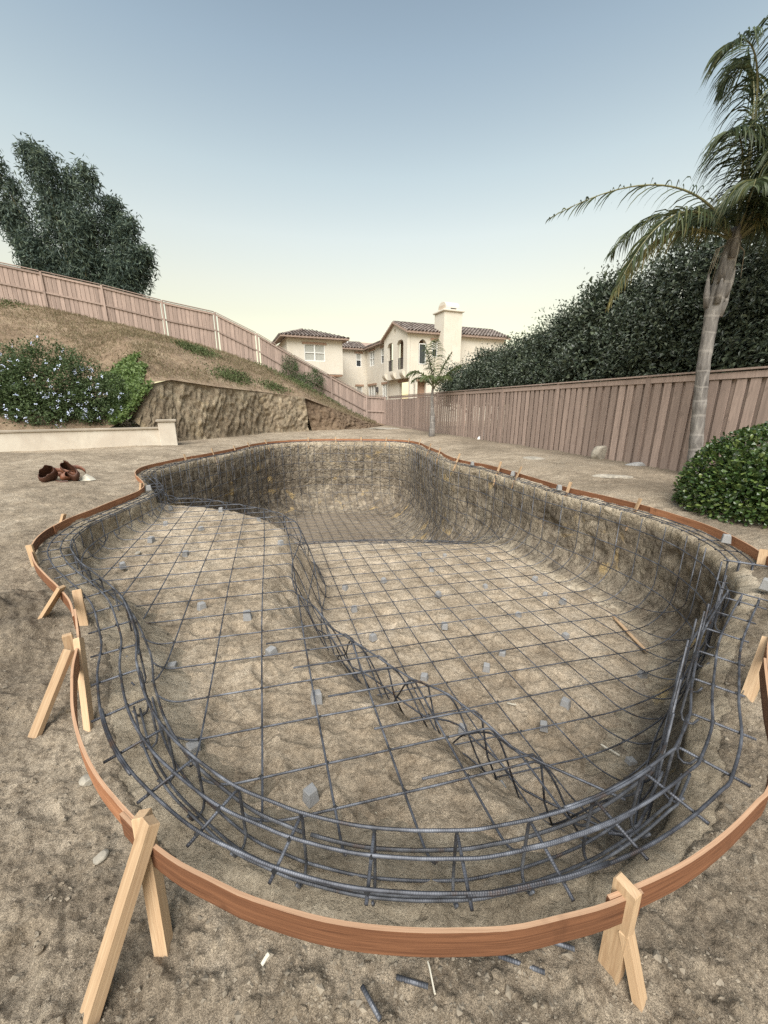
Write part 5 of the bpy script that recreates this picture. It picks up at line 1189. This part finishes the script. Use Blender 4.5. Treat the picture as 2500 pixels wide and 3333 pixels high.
for k, (x, y, s_, w) in enumerate(((-1.30, 1.31, .028, 'pale pebble outside the near left form board, below the A frame'), (-1.05, 1.03, .022, 'small pale stone on the soil left of the long brace'), (-2.95, 4.30, .035, 'pale stone at the foot of the shelf wall on the left'), (.66, 1.86, .022, 'small pebble on the sand lip between shelf and deep floor'))):
    z = float(zfloor(np.array([x]), np.array([y]))[0]) if Dn(np.array([x]), np.array([y]))[0] > .3 else gz(x, y)
    rock('rock', (x, y, z + s_ * .5), (s_ * 1.2, s_, s_ * .8), w, rz=k, seed=20 + k, group='single stones around the pit')
# rebar offcuts and white scraps on the near soil
def offcut(a, b, label):
    za, zb_ = gz(*a) + .012, gz(*b) + .012; o = ob('rebar_offcut', tube(np.array([(0, 0, 0), (b[0] - a[0], b[1] - a[1], zb_ - za)]), .0065, 8, 'rebar_offcut'), M['rebar'], None, label, 'rebar', 'rebar offcuts on the soil'); o.location = (*a, za)
offcut((.036, .711), (.125, .690), 'short rebar offcut below the foreground board, beside a white splinter')
offcut((.345, .760), (.470, .722), 'rebar offcut on the soil left of the near right stake')
offcut((-.062, .687), (-.01, .625), 'rebar offcut running off the bottom edge of the picture')
offcut((.49, .80), (.58, .77), 'rebar piece poking out under the foreground board joint')
def scrap(a, b, w, label, mat):
    za, zb_ = gz(*a) + .006, gz(*b) + .006; o = stick('wood_splinter', (*a, za), (*b, zb_), w, .006, mat, None, 0, 0, label, 'splinter', 'pale splinters on the soil')
scrap((-.345, .757), (-.362, .738), .010, 'white chip of wood on the near soil, left of centre', M['chip'])
scrap((.128, .752), (.142, .672), .004, 'thin white splinter beside the short rebar offcut', M['chip'])
def floorz(x, y): return float(zfloor(np.array([x]), np.array([y]))[0])
def fscrap(a, b, w, t, label, mat, name='wood_splinter'):
    stick(name, (*a, floorz(*a) + .03), (*b, floorz(*b) + .03), w, t, mat, None, 0, 0, label, 'splinter', 'pale splinters on the pool floor')
fscrap((1.62, 2.30), (1.70, 2.20), .012, .006, 'pale forked splinter on the near deep floor', M['chip'])
fscrap((1.05, 2.72), (1.12, 2.70), .010, .006, 'pale chip on the deep floor left of centre', M['chip'])
fscrap((2.78, 4.15), (2.72, 3.45), .035, .012, 'long thin pine strip lying at the foot of the right pit wall', P_, 'pine_strip')
# pebbles and crumbs of soil
n = 12000; th = rng.uniform(-1.15, 1.15, n); rr = .55 + 4.2 * rng.uniform(0, 1, n) ** 2.0; x = rr * np.sin(th) * 1.1; y = rr * np.cos(th); d = Dn(x, y); ok = d < DE - .03; x, y = x[ok], y[ok]; n = len(x)
z = gheight(x, y) + gmound(x, y); s_ = rng.gamma(1.6, .0013, n) + .0012; s_ *= 1 + .25 * rr[ok]
V = np.stack([x, y, z], 1)[:, None] + (oc_v[None] + rng.normal(size=(n, 6, 3)) * .28) * s_[:, None, None] * np.array([1, 1, .7]); F = (np.arange(n)[:, None, None] * 6 + oc_f[None]).reshape(-1, 3)
ob('pebbles', npmesh('pebbles', V.reshape(-1, 3), F, False), M['clod'], label='crumbs of soil and grit scattered over the yard', cat='gravel', kind='stuff')
n = 520; th = rng.uniform(-1.25, 1.25, n); rr = .55 + 3.2 * rng.uniform(0, 1, n) ** 1.5; x = rr * np.sin(th) * 1.15; y = rr * np.cos(th); ok = (Dn(x, y) < -.03) | ((Dn(x, y) > .02) & (Dn(x, y) < .1) & (rr < 1.5)); x, y = x[ok], y[ok]; n = len(x)
bmc = bmesh.new(); bmesh.ops.create_icosphere(bmc, subdivisions=2, radius=1.0); iv = np.array([v.co[:] for v in bmc.verts]); bmc.verts.index_update(); ifc = np.array([[v.index for v in f.verts] for f in bmc.faces]); bmc.free()
z = gheight(x, y) + gmound(x, y); s_ = rng.gamma(2.2, .0034, n) + .004; q = iv[None] + rng.uniform(0, 50, (n, 1, 3)); bulge = 1 + .55 * vn(q[..., 0] * 1.7, q[..., 1] * 1.7 + q[..., 2], 401) + .35 * vn(q[..., 2] * 3.3, q[..., 0] * 3.3, 402)
V = np.stack([x, y, z - s_ * .1], 1)[:, None] + iv[None] * bulge[..., None] * s_[:, None, None] * np.array([1.1, 1, .75]); F = (np.arange(n)[:, None, None] * len(iv) + ifc[None]).reshape(-1, 3)
ob('soil_clods', npmesh('soil_clods', V.reshape(-1, 3), F, False), M['soil'], label='crumbly clods of earth lying on the near soil', cat='soil', kind='stuff')
# tool belt
tbs = (.82, .82, 1.15)
M['leather'] = flat('brown_leather', (.15, .056, .028), .6, var=.45, vscale=14, bmp=.006, bscale=35)
M['leather2'] = flat('dark_leather', (.07, .028, .016), .55, var=.3, vscale=14)
tb = empty('tool_belt', (-5.62, 6.72, -.02), 'brown leather tool belt with pouches lying on the dirt at left', 'tool belt', None, .15)
def pouch(x, y, w, d, h, lean, rz, mat, tx_=.0, ty_=.0):
    """open-topped bag: bulged wall, rounded bottom, rim"""
    V = []; rows = 9; seg = 20
    for outer in (1, 0):
        for k in range(rows):
            v = k / (rows - 1); bul = (.72 + .38 * math.sin(math.pi * min(v * .75 + .08, 1))) * (1 if outer else .93)
            for q in range(seg):
                t = 2 * math.pi * q / seg; cx = math.copysign(abs(math.cos(t)) ** .7, math.cos(t)); cy = math.copysign(abs(math.sin(t)) ** .8, math.sin(t))
                V.append((cx * w / 2 * bul, cy * d / 2 * bul + lean * v * h, max(v * h * (1.0 + .10 * math.sin(t)), .012 * (1 - outer))))
    F = []
    for lay in (0, 1):
        b_ = lay * rows * seg
        for k in range(rows - 1):
            for q in range(seg):
                f = (b_ + k * seg + q, b_ + k * seg + (q + 1) % seg, b_ + (k + 1) * seg + (q + 1) % seg, b_ + (k + 1) * seg + q); F.append(f if lay == 0 else f[::-1])
        F.append(tuple(b_ + q for q in (range(seg - 1, -1, -1) if lay == 0 else range(seg))))
    for q in range(seg): a_ = (rows - 1) * seg; b_ = rows * seg + a_; F.append((a_ + q, a_ + (q + 1) % seg, b_ + (q + 1) % seg, b_ + q))
    W = np.array(V); k_ = fbm(W[:, 0] * 9 + x * 30, W[:, 2] * 9 + W[:, 1] * 7, 301, 3); W = W * (1 + .35 * k_[:, None]); W[:, 2] *= .8 + .25 * np.sin(W[:, 0] * 11 + x * 20)
    m = MB(); m.add([tuple(q) for q in W], F); o = ob('pouch', m.mesh('pouch', True), mat, tb); o.location = (x, y, .05); o.rotation_euler = (tx_, ty_, rz); return o
pouch(-.22, -.10, .30, .14, .26, .0, .5, M['leather2'], .9, -.5); pouch(.14, -.02, .34, .16, .26, .1, -.35, M['leather2'], .7, .3); pouch(-.06, .14, .26, .15, .26, .1, .1, M['leather'], .25, -.3); pouch(.02, -.12, .18, .10, .2, 0, 1.2, M['leather'], 1.1, .2)
u = np.linspace(0, 2 * np.pi * .8, 40); bp = np.c_[.36 * np.cos(u + .6), .20 * np.sin(u + .6) + .05, .12 + .07 * np.sin(u * 2)]
def strap(P, w, th, name, mat):
    P = np.asarray(P); T = np.gradient(P, axis=0); T /= np.linalg.norm(T, axis=1)[:, None]; N = np.cross(T, [0, 0, 1.]); N /= np.linalg.norm(N, axis=1)[:, None]; U = np.array([0, 0, 1.]); n = len(P)
    V = np.vstack([P + N * th + U * w / 2, P - N * th + U * w / 2, P - N * th - U * w / 2, P + N * th - U * w / 2]); i = np.arange(n - 1); F = np.vstack([np.stack([q * n + i, q * n + i + 1, ((q + 1) % 4) * n + i + 1, ((q + 1) % 4) * n + i], 1) for q in range(4)])
    return ob(name, npmesh(name, V, F, True), mat, tb)
strap(bp, .06, .004, 'belt_strap', M['leather']); strap(np.array([(-.32, -.02, .05), (-.40, -.06, .03), (-.47, -.03, .02), (-.5, .05, .02)]), .035, .003, 'belt_tail', M['leather2']); strap(np.array([(-.1, -.2, .03), (.02, -.27, .018), (.14, -.22, .018)]), .03, .003, 'hanging_loop', M['leather2'])
ob('hammer_loop', tube(np.array([(-.34 + .06 * math.cos(t), .12, .16 + .06 * math.sin(t)) for t in np.linspace(0, 6.0, 14)]), .008, 6, 'hammer_loop'), M['leather2'], tb)
rg = MB(); 
for k in range(1): rg.add([(.28, -.06, .0), (.48, -.04, .0), (.53, .07, .0), (.44, .15, .03), (.33, .12, .09), (.29, .02, .06), (.37, .03, .075)], [(0, 1, 6), (1, 2, 6), (2, 3, 6), (3, 4, 6), (4, 5, 6), (5, 0, 6), (0, 5, 4, 3, 2, 1)])
ob('rag', rg.mesh('rag', False), M['chip'], tb)
tb.scale = tbs
